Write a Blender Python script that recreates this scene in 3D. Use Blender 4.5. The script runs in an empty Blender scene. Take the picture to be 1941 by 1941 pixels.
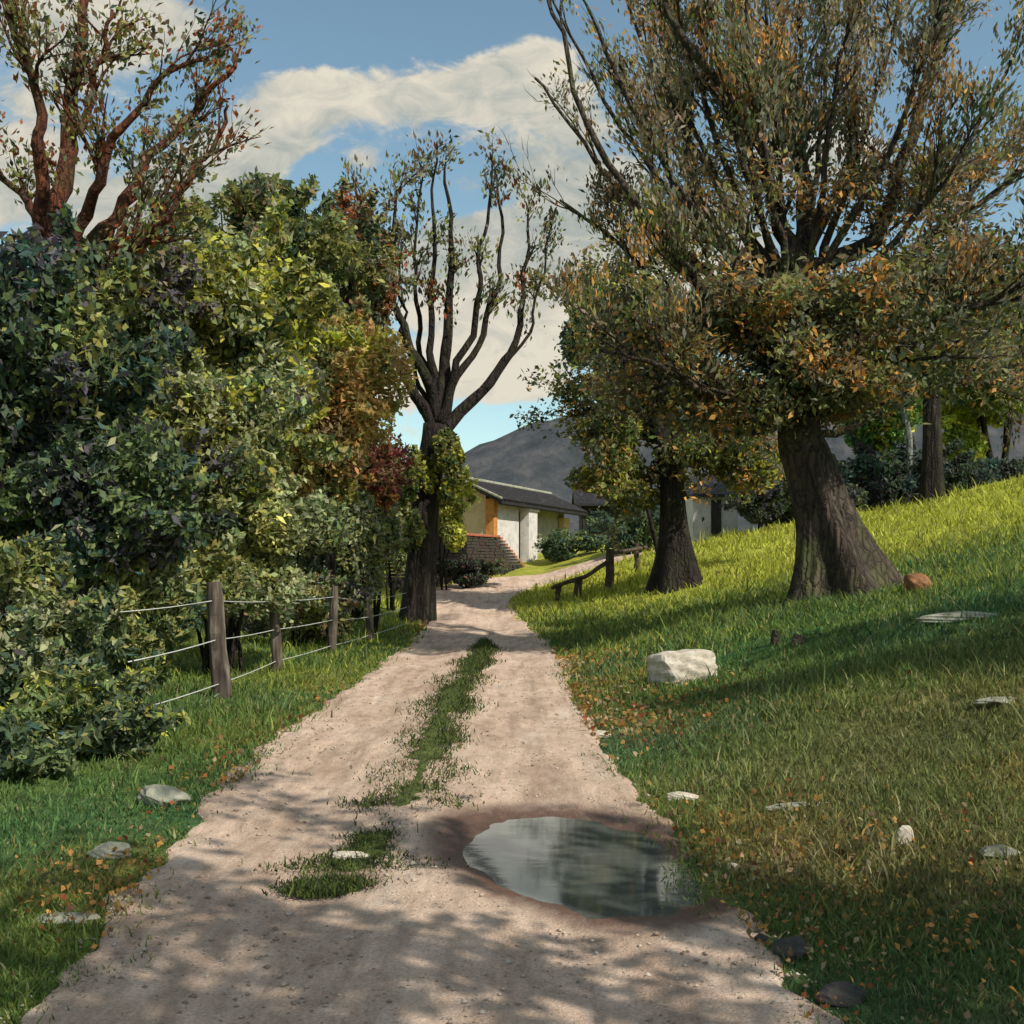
import bpy, math, random
import numpy as np
from mathutils import Vector
R = math.radians
SC = bpy.context.scene
COL = SC.collection
# ------------------------------------------------------------------ camera
FPX = 1098.0; HOR = 570.0; EYE = 1.6
cam_d = bpy.data.cameras.new('camera'); cam = bpy.data.objects.new('camera', cam_d); COL.objects.link(cam)
cam.location = (0, 0, EYE); cam.rotation_euler = (R(90), 0, 0)
cam_d.sensor_width = 36; cam_d.lens = 36 * FPX / 1024; cam_d.shift_y = (HOR - 512) / 1024
cam_d.clip_start = .05; cam_d.clip_end = 6000
SC.camera = cam
# ------------------------------------------------------------------ sky and sun
SUN_EL, SUN_AZ = 44, 132          # azimuth clockwise from the view direction (+Y)
SC.view_settings.view_transform = 'Standard'; SC.view_settings.look = 'None'
SC.view_settings.gamma = 1; SC.view_settings.use_curve_mapping = False
SC.view_settings.exposure = 0.33
W = bpy.data.worlds.new('World'); SC.world = W; W.use_nodes = True
wn = W.node_tree.nodes; wl = W.node_tree.links; wn.clear()
def wmath(op, a, b=None, c=None, clamp=False):
    n = wn.new('ShaderNodeMath'); n.operation = op; n.use_clamp = clamp
    for i, v in enumerate((a, b, c)):
        if v is None: continue
        if isinstance(v, (int, float)): n.inputs[i].default_value = v
        else: wl.new(v, n.inputs[i])
    return n.outputs[0]
tc = wn.new('ShaderNodeTexCoord'); sp = wn.new('ShaderNodeSeparateXYZ'); wl.new(tc.outputs['Generated'], sp.inputs[0])
yy = wmath('MAXIMUM', wmath('ABSOLUTE', sp.outputs[1]), .12)
wu = wmath('DIVIDE', sp.outputs[0], yy); wv = wmath('DIVIDE', sp.outputs[2], yy)
cmb = wn.new('ShaderNodeCombineXYZ'); wl.new(wu, cmb.inputs[0]); wl.new(wv, cmb.inputs[1])
def wnoise(scale, detail, rough=.55, dist=0., vec=None, off=None):
    n = wn.new('ShaderNodeTexNoise'); n.inputs['Scale'].default_value = scale
    n.inputs['Detail'].default_value = detail; n.inputs['Roughness'].default_value = rough
    n.inputs['Distortion'].default_value = dist
    mp = wn.new('ShaderNodeMapping'); mp.inputs['Location'].default_value = off or (0, 0, 0)
    mp.inputs['Rotation'].default_value = (0, 0, R(-28)); mp.inputs['Scale'].default_value = (1, 1.7, 1)
    wl.new(cmb.outputs[0], mp.inputs[0]); wl.new(mp.outputs[0], n.inputs['Vector'])
    return n.outputs[0]
n1 = wnoise(5.5, 7, .6, .3); n2 = wnoise(2.2, 3, .5, 0, off=(3, 1, 0)); n3 = wnoise(26, 5, .65, .8, off=(7, 2, 0))
# where the clouds stand in the sky (direction, size) - direction space, the same from anywhere
CL = [(50,30,120,48,1),(160,22,80,26,1),(165,215,50,34,1),(212,180,46,30,1),(250,145,40,30,1),(292,105,38,30,1),(345,95,42,22,1),
      (430,98,50,20,1),(500,80,46,34,1),(545,60,40,36,1),(575,110,50,36,1),(360,164,22,10,1),(585,190,60,30,1),(120,240,60,36,1),(560,260,50,36,1),
      (545,330,50,44,1),(520,378,50,22,1),(20,160,70,50,1),(470,235,60,20,.8),(700,260,80,50,1),(820,150,60,30,.8),(985,330,70,50,1),(400,395,22,12,.8),
      (225,205,60,34,.6),(300,130,60,30,.6),(450,330,70,60,.9),(400,262,40,22,.6),(500,270,60,40,.6),(400,20,130,24,-1.3),(345,172,50,12,-.6),(430,162,40,12,-.6),(245,58,40,20,-.8),(455,205,40,12,-.5),(490,416,60,9,-.8),(470,380,70,20,.5),(980,60,70,60,-.8),(320,225,45,22,-.6)]
tot = None
for (cx, cy, rx, ry, amp) in CL:
    du = wmath('MULTIPLY', wmath('SUBTRACT', wu, (cx - 512) / FPX), FPX / rx)
    dv = wmath('MULTIPLY', wmath('SUBTRACT', wv, (HOR - cy) / FPX), FPX / ry)
    q = wmath('ADD', wmath('MULTIPLY', du, du), wmath('MULTIPLY', dv, dv))
    g = wmath('MULTIPLY', wmath('EXPONENT', wmath('MULTIPLY', q, -.8)), amp)
    tot = g if tot is None else wmath('ADD', tot, g)
far = wn.new('ShaderNodeMapRange'); wl.new(wv, far.inputs[0]); far.inputs[1].default_value = .54; far.inputs[2].default_value = .75
far2 = wn.new('ShaderNodeMapRange'); wl.new(wmath('ABSOLUTE', wu), far2.inputs[0]); far2.inputs[1].default_value = .46; far2.inputs[2].default_value = .7
outb = wmath('MULTIPLY', wmath('MAXIMUM', far.outputs[0], far2.outputs[0]), wmath('MULTIPLY', wmath('SUBTRACT', n2, .38), 2.6))
val = wmath('ADD', wmath('ADD', tot, outb), wmath('MULTIPLY', wmath('SUBTRACT', n1, .5), 2.7))
val = wmath('ADD', val, wmath('MULTIPLY', wmath('SUBTRACT', n3, .5), 1.15))
mr = wn.new('ShaderNodeMapRange'); mr.interpolation_type = 'SMOOTHSTEP'; wl.new(val, mr.inputs[0])
mr.inputs[1].default_value = .22; mr.inputs[2].default_value = .74
sky = wn.new('ShaderNodeTexSky'); sky.sky_type = 'NISHITA'; sky.sun_disc = False
sky.sun_elevation = R(SUN_EL); sky.sun_rotation = R(SUN_AZ); sky.altitude = 200; sky.air_density = 1.0; sky.dust_density = .6; sky.ozone_density = 1.6
cr = wn.new('ShaderNodeValToRGB'); wl.new(wmath('ADD', n2, wmath('MULTIPLY', wmath('SUBTRACT', n3, .5), .5)), cr.inputs[0])
cr.color_ramp.elements[0].position = .34; cr.color_ramp.elements[0].color = (2.15, 2.35, 2.2, 1)
cr.color_ramp.elements[1].position = .58; cr.color_ramp.elements[1].color = (4.1, 3.8, 3.15, 1)
tint = wn.new('ShaderNodeMix'); tint.data_type = 'RGBA'; tint.blend_type = 'MULTIPLY'; tint.inputs[0].default_value = 1
wl.new(sky.outputs[0], tint.inputs[6]); tint.inputs[7].default_value = (.86, .90, .74, 1)
mx = wn.new('ShaderNodeMix'); mx.data_type = 'RGBA'; wl.new(mr.outputs[0], mx.inputs[0]); wl.new(tint.outputs[2], mx.inputs[6]); wl.new(cr.outputs[0], mx.inputs[7])
bg = wn.new('ShaderNodeBackground'); bg.inputs[1].default_value = .15; wl.new(mx.outputs[2], bg.inputs[0])
wo = wn.new('ShaderNodeOutputWorld'); wl.new(bg.outputs[0], wo.inputs[0])
sd = bpy.data.lights.new('sun', 'SUN'); sd.energy = 4.0; sd.angle = R(.6); sd.color = (1, .93, .80)
so = bpy.data.objects.new('sun', sd); COL.objects.link(so)
to_sun = Vector((math.cos(R(SUN_EL)) * math.sin(R(SUN_AZ)), math.cos(R(SUN_EL)) * math.cos(R(SUN_AZ)), math.sin(R(SUN_EL))))
so.rotation_euler = to_sun.to_track_quat('Z', 'Y').to_euler(); so.location = to_sun * 60
SC.cycles.max_bounces = 6; SC.cycles.transparent_max_bounces = 8

# ------------------------------------------------------------------ helpers
def tag(o, label=None, cat=None, group=None, kind=None):
    if label: o['label'] = label
    if cat: o['category'] = cat
    if group: o['group'] = group
    if kind: o['kind'] = kind
    return o
def link_mesh(name, me, mat, parent=None, loc=None):
    o = bpy.data.objects.new(name, me); COL.objects.link(o)
    if mat: me.materials.append(mat)
    if parent: o.parent = parent
    if loc is not None: o.location = loc
    return o
def thing(name, loc, label, cat, group=None):
    o = bpy.data.objects.new(name, None); COL.objects.link(o); o.location = loc; o.empty_display_size = .3
    return tag(o, label, cat, group)
def np_mesh(name, V, F, cols=None, smooth=False, k=4):
    """V (n,3); F (m,k) face indices; cols (n,3) per vertex"""
    me = bpy.data.meshes.new(name); V = np.asarray(V, np.float32); F = np.asarray(F, np.int32); k = F.shape[1]
    me.vertices.add(len(V)); me.vertices.foreach_set('co', V.ravel())
    me.loops.add(F.size); me.loops.foreach_set('vertex_index', F.ravel())
    me.polygons.add(len(F)); me.polygons.foreach_set('loop_start', np.arange(0, F.size, k, dtype=np.int32))
    me.polygons.foreach_set('loop_total', np.full(len(F), k, np.int32))
    if smooth: me.polygons.foreach_set('use_smooth', np.ones(len(F), bool))
    me.update(calc_edges=True)
    if cols is not None:
        a = me.color_attributes.new('col', 'FLOAT_COLOR', 'POINT')
        c = np.ones((len(V), 4), np.float32); c[:, :3] = cols; a.data.foreach_set('color', c.ravel())
    return me
class MB:
    def __init__(s): s.v = []; s.f = []
    def add(s, vs, fs):
        b = len(s.v); s.v += [tuple(v) for v in vs]; s.f += [tuple(i + b for i in f) for f in fs]
    def box(s, c, d, ux=(1,0,0), uy=(0,1,0), uz=(0,0,1)):
        c = Vector(c); ux, uy, uz = Vector(ux), Vector(uy), Vector(uz)
        vs = [c + ux * d[0] * .5 * i + uy * d[1] * .5 * j + uz * d[2] * .5 * k for k in (-1, 1) for j in (-1, 1) for i in (-1, 1)]
        s.add(vs, [(0,2,3,1), (4,5,7,6), (0,1,5,4), (2,6,7,3), (0,4,6,2), (1,3,7,5)])
    def tube(s, pts, rad, n=7, jit=0., rng=None, cap=True):
        pts = [Vector(p) for p in pts]; m = len(pts); rings = []
        up = Vector((.3, 1, .2)).normalized()
        for i, p in enumerate(pts):
            d = (pts[min(i + 1, m - 1)] - pts[max(i - 1, 0)])
            if d.length < 1e-6: d = Vector((0, 0, 1))
            d.normalize(); a = d.cross(up)
            if a.length < .05: a = d.cross(Vector((1, 0, 0)))
            a.normalize(); b = d.cross(a)
            ring = []
            for k in range(n):
                t = 2 * math.pi * k / n; r = rad[i] * (1 + (rng.uniform(-jit, jit) if rng else 0))
                ring.append(p + (a * math.cos(t) + b * math.sin(t)) * r)
            rings.append(ring)
        vs = [v for r in rings for v in r]; fs = []
        for i in range(m - 1):
            for k in range(n):
                fs.append((i*n+k, i*n+(k+1)%n, (i+1)*n+(k+1)%n, (i+1)*n+k))
        if cap: fs.append(tuple(range(n-1, -1, -1))); fs.append(tuple((m-1)*n+k for k in range(n)))
        s.add(vs, fs)
    def build(s, name, mat, parent=None, smooth=False, bevel=0.):
        me = bpy.data.meshes.new(name); me.from_pydata(s.v, [], s.f); me.update()
        if smooth: me.polygons.foreach_set('use_smooth', [True] * len(me.polygons))
        o = link_mesh(name, me, mat, parent)
        if bevel:
            md = o.modifiers.new('bevel', 'BEVEL'); md.width = bevel; md.segments = 2; md.limit_method = 'ANGLE'
        return o
def child(o, root):      # geometry given in world coordinates, put under a root at its base
    o.parent = root; o.matrix_parent_inverse = root.matrix_basis.inverted() if False else o.matrix_parent_inverse
    o.location = -root.location
    return o

# ------------------------------------------------------------------ materials
def mat_new(name):
    m = bpy.data.materials.new(name); m.use_nodes = True; nt = m.node_tree; nt.nodes.clear()
    return m, nt.nodes, nt.links
def noise_node(N, L, vec, scale, detail=4, rough=.6, dist=0., stretch=None, rot=None):
    n = N.new('ShaderNodeTexNoise'); n.inputs['Scale'].default_value = scale; n.inputs['Detail'].default_value = detail
    n.inputs['Roughness'].default_value = rough; n.inputs['Distortion'].default_value = dist
    if stretch or rot:
        mp = N.new('ShaderNodeMapping'); L.new(vec, mp.inputs[0])
        if stretch: mp.inputs['Scale'].default_value = stretch
        if rot: mp.inputs['Rotation'].default_value = rot
        vec = mp.outputs[0]
    L.new(vec, n.inputs['Vector']); return n.outputs[0]
def ramp(N, L, fac, stops):
    r = N.new('ShaderNodeValToRGB'); L.new(fac, r.inputs[0]); e = r.color_ramp.elements
    e[0].position = stops[0][0]; e[0].color = (*stops[0][1], 1); e[1].position = stops[-1][0]; e[1].color = (*stops[-1][1], 1)
    for p, c in stops[1:-1]: x = e.new(p); x.color = (*c, 1)
    return r.outputs[0]
def mixc(N, L, fac, a, b, mode='MIX'):
    n = N.new('ShaderNodeMix'); n.data_type = 'RGBA'; n.blend_type = mode
    for i, v in ((0, fac), (6, a), (7, b)):
        if isinstance(v, (int, float)): n.inputs[i].default_value = v
        elif isinstance(v, tuple): n.inputs[i].default_value = (*v, 1)
        else: L.new(v, n.inputs[i])
    return n.outputs[2]
def finish(m, N, L, color, rough=.8, bump=None, bdist=.02, bstr=.6, transl=0., spec=.3):
    p = N.new('ShaderNodeBsdfPrincipled'); o = N.new('ShaderNodeOutputMaterial')
    if isinstance(color, tuple): p.inputs['Base Color'].default_value = (*color, 1)
    else: L.new(color, p.inputs['Base Color'])
    if isinstance(rough, (int, float)): p.inputs['Roughness'].default_value = rough
    else: L.new(rough, p.inputs['Roughness'])
    p.inputs['Specular IOR Level'].default_value = spec
    if bump is not None:
        b = N.new('ShaderNodeBump'); b.inputs['Strength'].default_value = bstr; b.inputs['Distance'].default_value = bdist
        L.new(bump, b.inputs['Height']); L.new(b.outputs[0], p.inputs['Normal'])
    if transl:
        t = N.new('ShaderNodeBsdfTranslucent'); ms = N.new('ShaderNodeMixShader'); ms.inputs[0].default_value = transl
        L.new(color, t.inputs[0]); L.new(p.outputs[0], ms.inputs[1]); L.new(t.outputs[0], ms.inputs[2]); L.new(ms.outputs[0], o.inputs[0])
    else: L.new(p.outputs[0], o.inputs[0])
    return m
def objvec(N): return N.new('ShaderNodeTexCoord').outputs['Object']
def leaf_material():
    m, N, L = mat_new('foliage'); a = N.new('ShaderNodeAttribute'); a.attribute_name = 'col'
    n = noise_node(N, L, objvec(N), 14, 3, .7)
    c = mixc(N, L, .5, a.outputs['Color'], ramp(N, L, n, [(.25, (.5, .5, .52)), (.75, (1.5, 1.5, 1.35))]), 'MULTIPLY')
    return finish(m, N, L, c, .6, n, .03, .4, .40, .25)
def bark_material(name, dark, light, moss):
    m, N, L = mat_new(name); v = objvec(N)
    n = noise_node(N, L, v, 5, 6, .7, .6, (1, 1, .22)); n2 = noise_node(N, L, v, 1.3, 4, .6)
    c = ramp(N, L, n, [(.3, dark), (.55, tuple((a + b) * .5 for a, b in zip(dark, light))), (.72, light)])
    c = mixc(N, L, ramp(N, L, n2, [(.5, (0, 0, 0)), (.7, (.7, .7, .7))]), c, moss)
    vo = N.new('ShaderNodeTexVoronoi'); vo.feature = 'DISTANCE_TO_EDGE'; vo.inputs['Scale'].default_value = 7
    mp = N.new('ShaderNodeMapping'); mp.inputs['Scale'].default_value = (1, 1, .16); nn = N.new('ShaderNodeMix'); nn.data_type = 'RGBA'; nn.blend_type = 'ADD'; nn.inputs[0].default_value = .25
    L.new(v, mp.inputs[0]); L.new(mp.outputs[0], nn.inputs[6]); L.new(noise_node(N, L, v, 3, 4, .6), nn.inputs[7]); L.new(nn.outputs[2], vo.inputs['Vector'])
    rg = ramp(N, L, vo.outputs['Distance'], [(.0, (.35, .33, .32)), (.12, (1, 1, 1)), (.4, (1.25, 1.2, 1.15))]); c = mixc(N, L, .9, c, rg, 'MULTIPLY')
    hb = N.new('ShaderNodeMath'); hb.operation = 'MULTIPLY_ADD'; L.new(vo.outputs['Distance'], hb.inputs[0]); hb.inputs[1].default_value = 1.6; L.new(n, hb.inputs[2])
    return finish(m, N, L, c, .95, hb.outputs[0], .09, 1.)
M = {}
M['leaf'] = leaf_material()
M['bark_dark'] = bark_material('dark_bark', (.008, .007, .007), (.050, .038, .030), (.04, .045, .016))
M['bark_red'] = bark_material('reddish_bark', (.020, .011, .009), (.24, .075, .035), (.055, .06, .02))
M['bark_brown'] = bark_material('brown_bark', (.016, .013, .012), (.13, .10, .075), (.10, .12, .04))
M['bark_pale'] = bark_material('pale_bark', (.12, .13, .12), (.42, .45, .43), (.2, .24, .18))
def simple(name, stops, scale, rough=.9, bd=.01, stretch=None, detail=6, dist=.2, bs=.7):
    m, N, L = mat_new(name); v = objvec(N); n = noise_node(N, L, v, scale, detail, .65, dist, stretch)
    return finish(m, N, L, ramp(N, L, n, stops), rough, n, bd, bs)
M['post'] = simple('weathered_post_wood', [(.3, (.022, .017, .015)), (.5, (.085, .066, .052)), (.72, (.25, .22, .18))], 9, .95, .02, (1, 1, .12))
M['rail'] = simple('weathered_rail_wood', [(.3, (.028, .02, .016)), (.7, (.14, .10, .07))], 8, .95, .01, (.3, 1, 1))
M['wire'] = simple('galvanised_wire', [(.3, (.42, .44, .43)), (.7, (.62, .63, .6))], 20, .5, .001)
M['plaster'] = simple('white_plaster', [(.25, (.36, .34, .32)), (.5, (.60, .57, .54)), (.75, (.70, .66, .62))], 3.2, .9, .01)
M['plaster_shaded'] = simple('shaded_plaster', [(.25, (.17, .19, .18)), (.5, (.33, .32, .31)), (.75, (.42, .38, .37))], 2.2, .9, .01)  # darker plaster: the recessed rear wall's shade is in its colour
M['ochre'] = simple('ochre_plaster', [(.25, (.38, .25, .13)), (.5, (.55, .40, .24)), (.75, (.60, .47, .31))], 2.5, .9, .01)
M['orange'] = simple('orange_brick', [(.25, (.30, .11, .03)), (.5, (.50, .22, .06)), (.75, (.56, .28, .10))], 5, .9, .01)
M['roof'] = simple('dark_tile', [(.25, (.006, .006, .007)), (.58, (.022, .020, .022)), (.76, (.12, .11, .11))], 6, .6, .02)
M['timber'] = simple('dark_timber', [(.3, (.014, .014, .014)), (.7, (.06, .055, .045))], 6, .9, .01, (1, 1, .2))
M['window'] = simple('dark_glass', [(.3, (.012, .03, .035)), (.7, (.03, .06, .065))], 3, .15, .001)
M['shade_pole'] = M['timber']
M['terracotta'] = simple('terracotta', [(.3, (.22, .07, .04)), (.7, (.45, .17, .09))], 7, .9, .02)

def stone_material(name, stops):
    m, N, L = mat_new(name); v = objvec(N); n = noise_node(N, L, v, 6, 8, .7, .3)
    return finish(m, N, L, ramp(N, L, n, stops), .9, n, .03, .9)
M['stone_pale'] = stone_material('pale_limestone', [(.3, (.26, .22, .17)), (.48, (.48, .42, .34)), (.7, (.66, .62, .54))])
M['stone_grey'] = stone_material('grey_mossy_stone', [(.3, (.09, .10, .06)), (.5, (.27, .27, .21)), (.72, (.44, .43, .36))])
M['stone_dark'] = stone_material('dark_stone', [(.3, (.02, .02, .02)), (.55, (.07, .065, .06)), (.75, (.16, .14, .12))])
M['stone_rust'] = stone_material('rusty_stone', [(.3, (.09, .04, .02)), (.55, (.24, .11, .05)), (.75, (.36, .22, .13))])

# ------------------------------------------------------------------ terrain
def sstep(a, b, x): t = np.clip((x - a) / float(b - a), 0, 1); return t * t * (3 - 2 * t)
CEN = np.array([(-.30,-3),(-.31,4.1),(-.39,5.3),(-.50,6.8),(-.68,10.2),(-.72,14.8),(-.68,20),(-.72,25),(-1.0,30),(-1.5,34.5),(-1.45,38.5),(-.3,42),(2.0,44.2),(5,45.8),(9,47)], float)
HWs = np.array([1.50,1.45,1.49,1.57,1.54,1.58,1.60,1.55,1.45,1.45,1.65,1.75,1.6,1.5,1.5])
def smooth_line(P, W_, n=14):
    out = []; ow = []
    for i in range(len(P) - 1):
        p0, p1, p2, p3 = P[max(i-1, 0)], P[i], P[i+1], P[min(i+2, len(P)-1)]
        for t in np.linspace(0, 1, n, endpoint=False):
            out.append(.5 * ((2*p1) + (-p0+p2)*t + (2*p0-5*p1+4*p2-p3)*t*t + (-p0+3*p1-3*p2+p3)*t**3)); ow.append(W_[i] * (1-t) + W_[i+1] * t)
    out.append(P[-1]); ow.append(W_[-1]); return np.array(out), np.array(ow)
CL_P, CL_W = smooth_line(CEN, HWs)
def road_dist(x, y):
    """distance to the road's centre line minus its half width (negative on the road)"""
    x = np.atleast_1d(np.asarray(x, float)); y = np.atleast_1d(np.asarray(y, float)); sh = x.shape
    x = x.ravel(); y = y.ravel(); best = np.full(x.shape, 1e9)
    for p, w in zip(CL_P[::2], CL_W[::2]):
        best = np.minimum(best, np.hypot(x - p[0], y - p[1]) - w)
    return best.reshape(sh)
def wob(x, y, s, seed=0):
    return (np.sin(x * s + 1.3 + seed) * np.cos(y * s * .83 - .7 * seed) + .5 * np.sin(x * s * 2.3 - y * s * 1.7 + seed * 2.1) + .3 * np.sin(x * s * 4.9 + y * s * 4.1 + seed)) / 1.8
def H(x, y):
    x = np.asarray(x, float); y = np.asarray(y, float)
    xr = np.interp(y, [-5, 5, 10, 25, 34, 60], [1.2, 1.15, .95, .95, .9, .9])
    s = x - xr; s = np.where(s > 0, s, 0)
    bank = np.where(s < .8, .24 * s * s / 1.6, .24 * (s - .4)); bank = np.where(s > 5.4, 1.2 + .195 * (s - 5.4), bank)
    bank = bank * np.interp(y, [0, 8, 16], [.55, .8, 1.])
    bank = np.minimum(bank, 7)
    rise = np.interp(y, [0, 27, 30, 33, 36.5, 40, 46, 52, 60], [0, 0, .08, .28, .55, .88, 1.45, 2.1, 2.9])
    h = bank + rise
    crest = sstep(3.5, 8, x)
    yc = 43
    drop = np.where(y > yc, (y - yc) ** 2 * .02, 0); drop = np.where(y > yc + 8, 1.28 + (y - yc - 8) * .2, drop)
    h = h - crest * drop
    h = np.where(y > 62, h * (1 - sstep(62, 110, y)) + (-2.5) * sstep(62, 110, y), h)
    lf = np.where(x < -2.6, (-2.6 - x), 0); h = h + np.minimum(lf * .03, .3) * (1 - sstep(50, 80, y))
    n = .05 * wob(x, y, 1.1) + .16 * wob(x, y, .31, 2)
    return h + n * sstep(.2, 2.2, road_dist(x, y))
def hz(x, y): return float(H(np.array([x]), np.array([y]))[0])
def at(px, py, Y): return Vector(((px - 512) / FPX * Y, Y, EYE - (py - HOR) / FPX * Y))
def hit(px, py, y0=2.5, y1=120):
    """where the sight line through a picture point meets the ground"""
    Ys = np.geomspace(y0, y1, 700); X = (px - 512) / FPX * Ys; Z = EYE - (py - HOR) / FPX * Ys
    d = Z - H(X, Ys); k = np.where(d <= 0)[0]
    i = k[0] if len(k) else len(Ys) - 1
    return Vector((X[i], Ys[i], float(H(X[i:i+1], Ys[i:i+1])[0])))
def graded(segs):
    out = []
    for a, b, st in segs: out += list(np.arange(a, b, st))
    out.append(segs[-1][1]); return np.array(out)
gx = graded([(-3000,-500,500),(-500,-100,80),(-100,-30,10),(-30,-9,.8),(-9,9,.16),(9,26,.4),(26,60,3),(60,120,12),(120,500,80),(500,3000,500)])
gy = graded([(-300,-20,60),(-20,0,2),(0,14,.14),(14,50,.25),(50,64,1),(64,130,6),(130,500,60),(500,3500,500)])
GX, GY = np.meshgrid(gx, gy); RD = road_dist(GX, GY)
GZ = H(GX, GY) - .09 * sstep(-.05, -.4, RD) * 1.0
GZ = np.where(RD < -.05, H(GX, GY) - .09 * np.clip((-.05 - RD) / .3, 0, 1), H(GX, GY))
nr, nc = GX.shape; idx = np.arange(nr * nc).reshape(nr, nc)
F = np.stack([idx[:-1, :-1], idx[:-1, 1:], idx[1:, 1:], idx[1:, :-1]], -1).reshape(-1, 4)
# kinds of grass: deep green by the road, yellow-green in the upper meadow, ochre scrub low right
def mixn(a, b, t): return a * (1 - t[..., None]) + b * t[..., None]
def grass_colour(x, y):
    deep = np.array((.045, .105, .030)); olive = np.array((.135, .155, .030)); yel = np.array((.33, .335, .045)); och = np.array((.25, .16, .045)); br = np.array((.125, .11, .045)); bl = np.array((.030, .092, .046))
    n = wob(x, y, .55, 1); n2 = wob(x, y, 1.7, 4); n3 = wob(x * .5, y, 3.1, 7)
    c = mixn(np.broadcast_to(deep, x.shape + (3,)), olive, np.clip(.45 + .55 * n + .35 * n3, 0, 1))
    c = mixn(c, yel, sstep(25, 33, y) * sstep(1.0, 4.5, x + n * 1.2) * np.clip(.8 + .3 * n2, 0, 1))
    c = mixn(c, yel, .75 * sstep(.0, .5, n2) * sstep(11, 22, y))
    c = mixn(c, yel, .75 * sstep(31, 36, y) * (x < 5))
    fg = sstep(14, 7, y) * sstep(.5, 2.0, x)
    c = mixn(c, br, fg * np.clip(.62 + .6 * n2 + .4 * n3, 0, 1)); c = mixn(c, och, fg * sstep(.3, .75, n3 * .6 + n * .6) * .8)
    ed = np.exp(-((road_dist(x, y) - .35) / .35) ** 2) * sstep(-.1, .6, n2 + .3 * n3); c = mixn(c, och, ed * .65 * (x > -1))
    c = mixn(c, och, ed * .35 * (x < -1)); c = mixn(c, bl, np.where(x < 0, .35, .8) * sstep(-.1, .7, wob(x, y * 1.6, .7, 9) + .25 * n3) * (1 - sstep(22, 28, y)) * (1 - .5 * fg)); c = mixn(c, np.array((.30, .29, .20)), .7 * fg * sstep(.45, .8, wob(x * .45, y * 2.2, 1.4, 12)))  # bl: the bank's cool green shade, put into the grass colour
    return c
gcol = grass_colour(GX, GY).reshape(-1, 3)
m, N, L = mat_new('meadow_ground'); v = objvec(N); a = N.new('ShaderNodeAttribute'); a.attribute_name = 'col'
n1_ = noise_node(N, L, v, 3.5, 8, .7, .6, (.6, 1.6, 1), (0, 0, .5)); n2_ = noise_node(N, L, v, 26, 5, .7, .3, (1, .4, 1), (0, 0, -.6))
c = mixc(N, L, 1, a.outputs['Color'], ramp(N, L, n1_, [(.3, (.45, .5, .5)), (.5, (1, 1, .95)), (.7, (1.75, 1.6, 1.3))]), 'MULTIPLY')
c = mixc(N, L, .8, c, ramp(N, L, n2_, [(.3, (.5, .55, .5)), (.7, (1.5, 1.5, 1.35))]), 'MULTIPLY')
M['ground'] = finish(m, N, L, c, .95, n2_, .05, .9)
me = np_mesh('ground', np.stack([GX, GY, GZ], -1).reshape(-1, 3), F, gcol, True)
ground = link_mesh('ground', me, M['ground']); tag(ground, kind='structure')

# road: a sheet on the ground with a ragged edge and two worn wheel tracks
def pool(x, y):
    dx = (x - .37) / .70; dy = (y - 6.2) / 1.08
    return dx * dx + dy * dy + .62 * dx * dy + .13 * wob(x, y, 4.1, 3) + .05 * wob(x, y, 13, 6)
def basin(x, y, z):
    w_ = 1 - sstep(.45, 1.45, pool(x, y)); return z * (1 - w_) + w_ * (-.040 + .006 * wob(x, y, 7, 2))
def track_dip(u): return -.028 * (np.exp(-((u - .45) / .2) ** 2) + np.exp(-((u + .55) / .2) ** 2)) + .02 * np.exp(-((u + .1) / .15) ** 2)
PP, PW = smooth_line(CEN, HWs, 60)
rng = np.random.default_rng(3)
T = np.gradient(PP, axis=0); T /= np.linalg.norm(T, axis=1)[:, None]; Nn = np.stack([T[:, 1], -T[:, 0]], 1)
s_ = np.concatenate([[0], np.cumsum(np.hypot(*np.diff(PP, axis=0).T))])
def jag(s, seed):
    r = np.zeros_like(s); g = np.random.default_rng(seed)
    for f, am in ((.6, .12), (1.7, .09), (4.1, .055), (9.3, .035), (21, .02)): r += am * np.sin(s * f + g.uniform(0, 6)) * np.cos(s * f * .37 + g.uniform(0, 6))
    return r
us = np.linspace(-1, 1, 61)
LW = PW + jag(s_, 1); RW = PW + jag(s_, 2)
U = us[None, :]; half = np.where(U < 0, LW[:, None], RW[:, None])
RX = PP[:, 0:1] + Nn[:, 0:1] * U * half; RY = PP[:, 1:2] + Nn[:, 1:2] * U * half
RZ = H(RX, RY) + track_dip(U) + .012 * wob(RX, RY, 3.3, 5) + .015
RZ = basin(RX, RY, RZ)
RZ[:, 0] -= .05; RZ[:, -1] -= .05
nr, nc = RX.shape; idx = np.arange(nr * nc).reshape(nr, nc)
F = np.stack([idx[:-1, :-1], idx[:-1, 1:], idx[1:, 1:], idx[1:, :-1]], -1).reshape(-1, 4)
wv_ = np.clip(1.0 - sstep(.7, 2.1, pool(RX, RY)), 0, 1) * .62 + .20 * sstep(.45, .9, wob(RX, RY, 1.3, 8)) * (RY < 12) + .16 * sstep(.3, .8, wob(RX, RY, .8, 11))
WET = np.repeat(wv_.reshape(-1, 1), 3, axis=1)
m, N, L = mat_new('dirt_road'); v = objvec(N)
a1 = noise_node(N, L, v, 1.3, 6, .65, .5, (1.6, .5, 1), (0, 0, .12)); a2 = noise_node(N, L, v, 9, 7, .7, .5, (1, .45, 1), (0, 0, .2)); a3 = noise_node(N, L, v, 70, 4, .7)
c = ramp(N, L, a1, [(.28, (.37, .255, .19)), (.45, (.52, .385, .295)), (.6, (.61, .465, .365)), (.75, (.56, .50, .44))])
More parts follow.
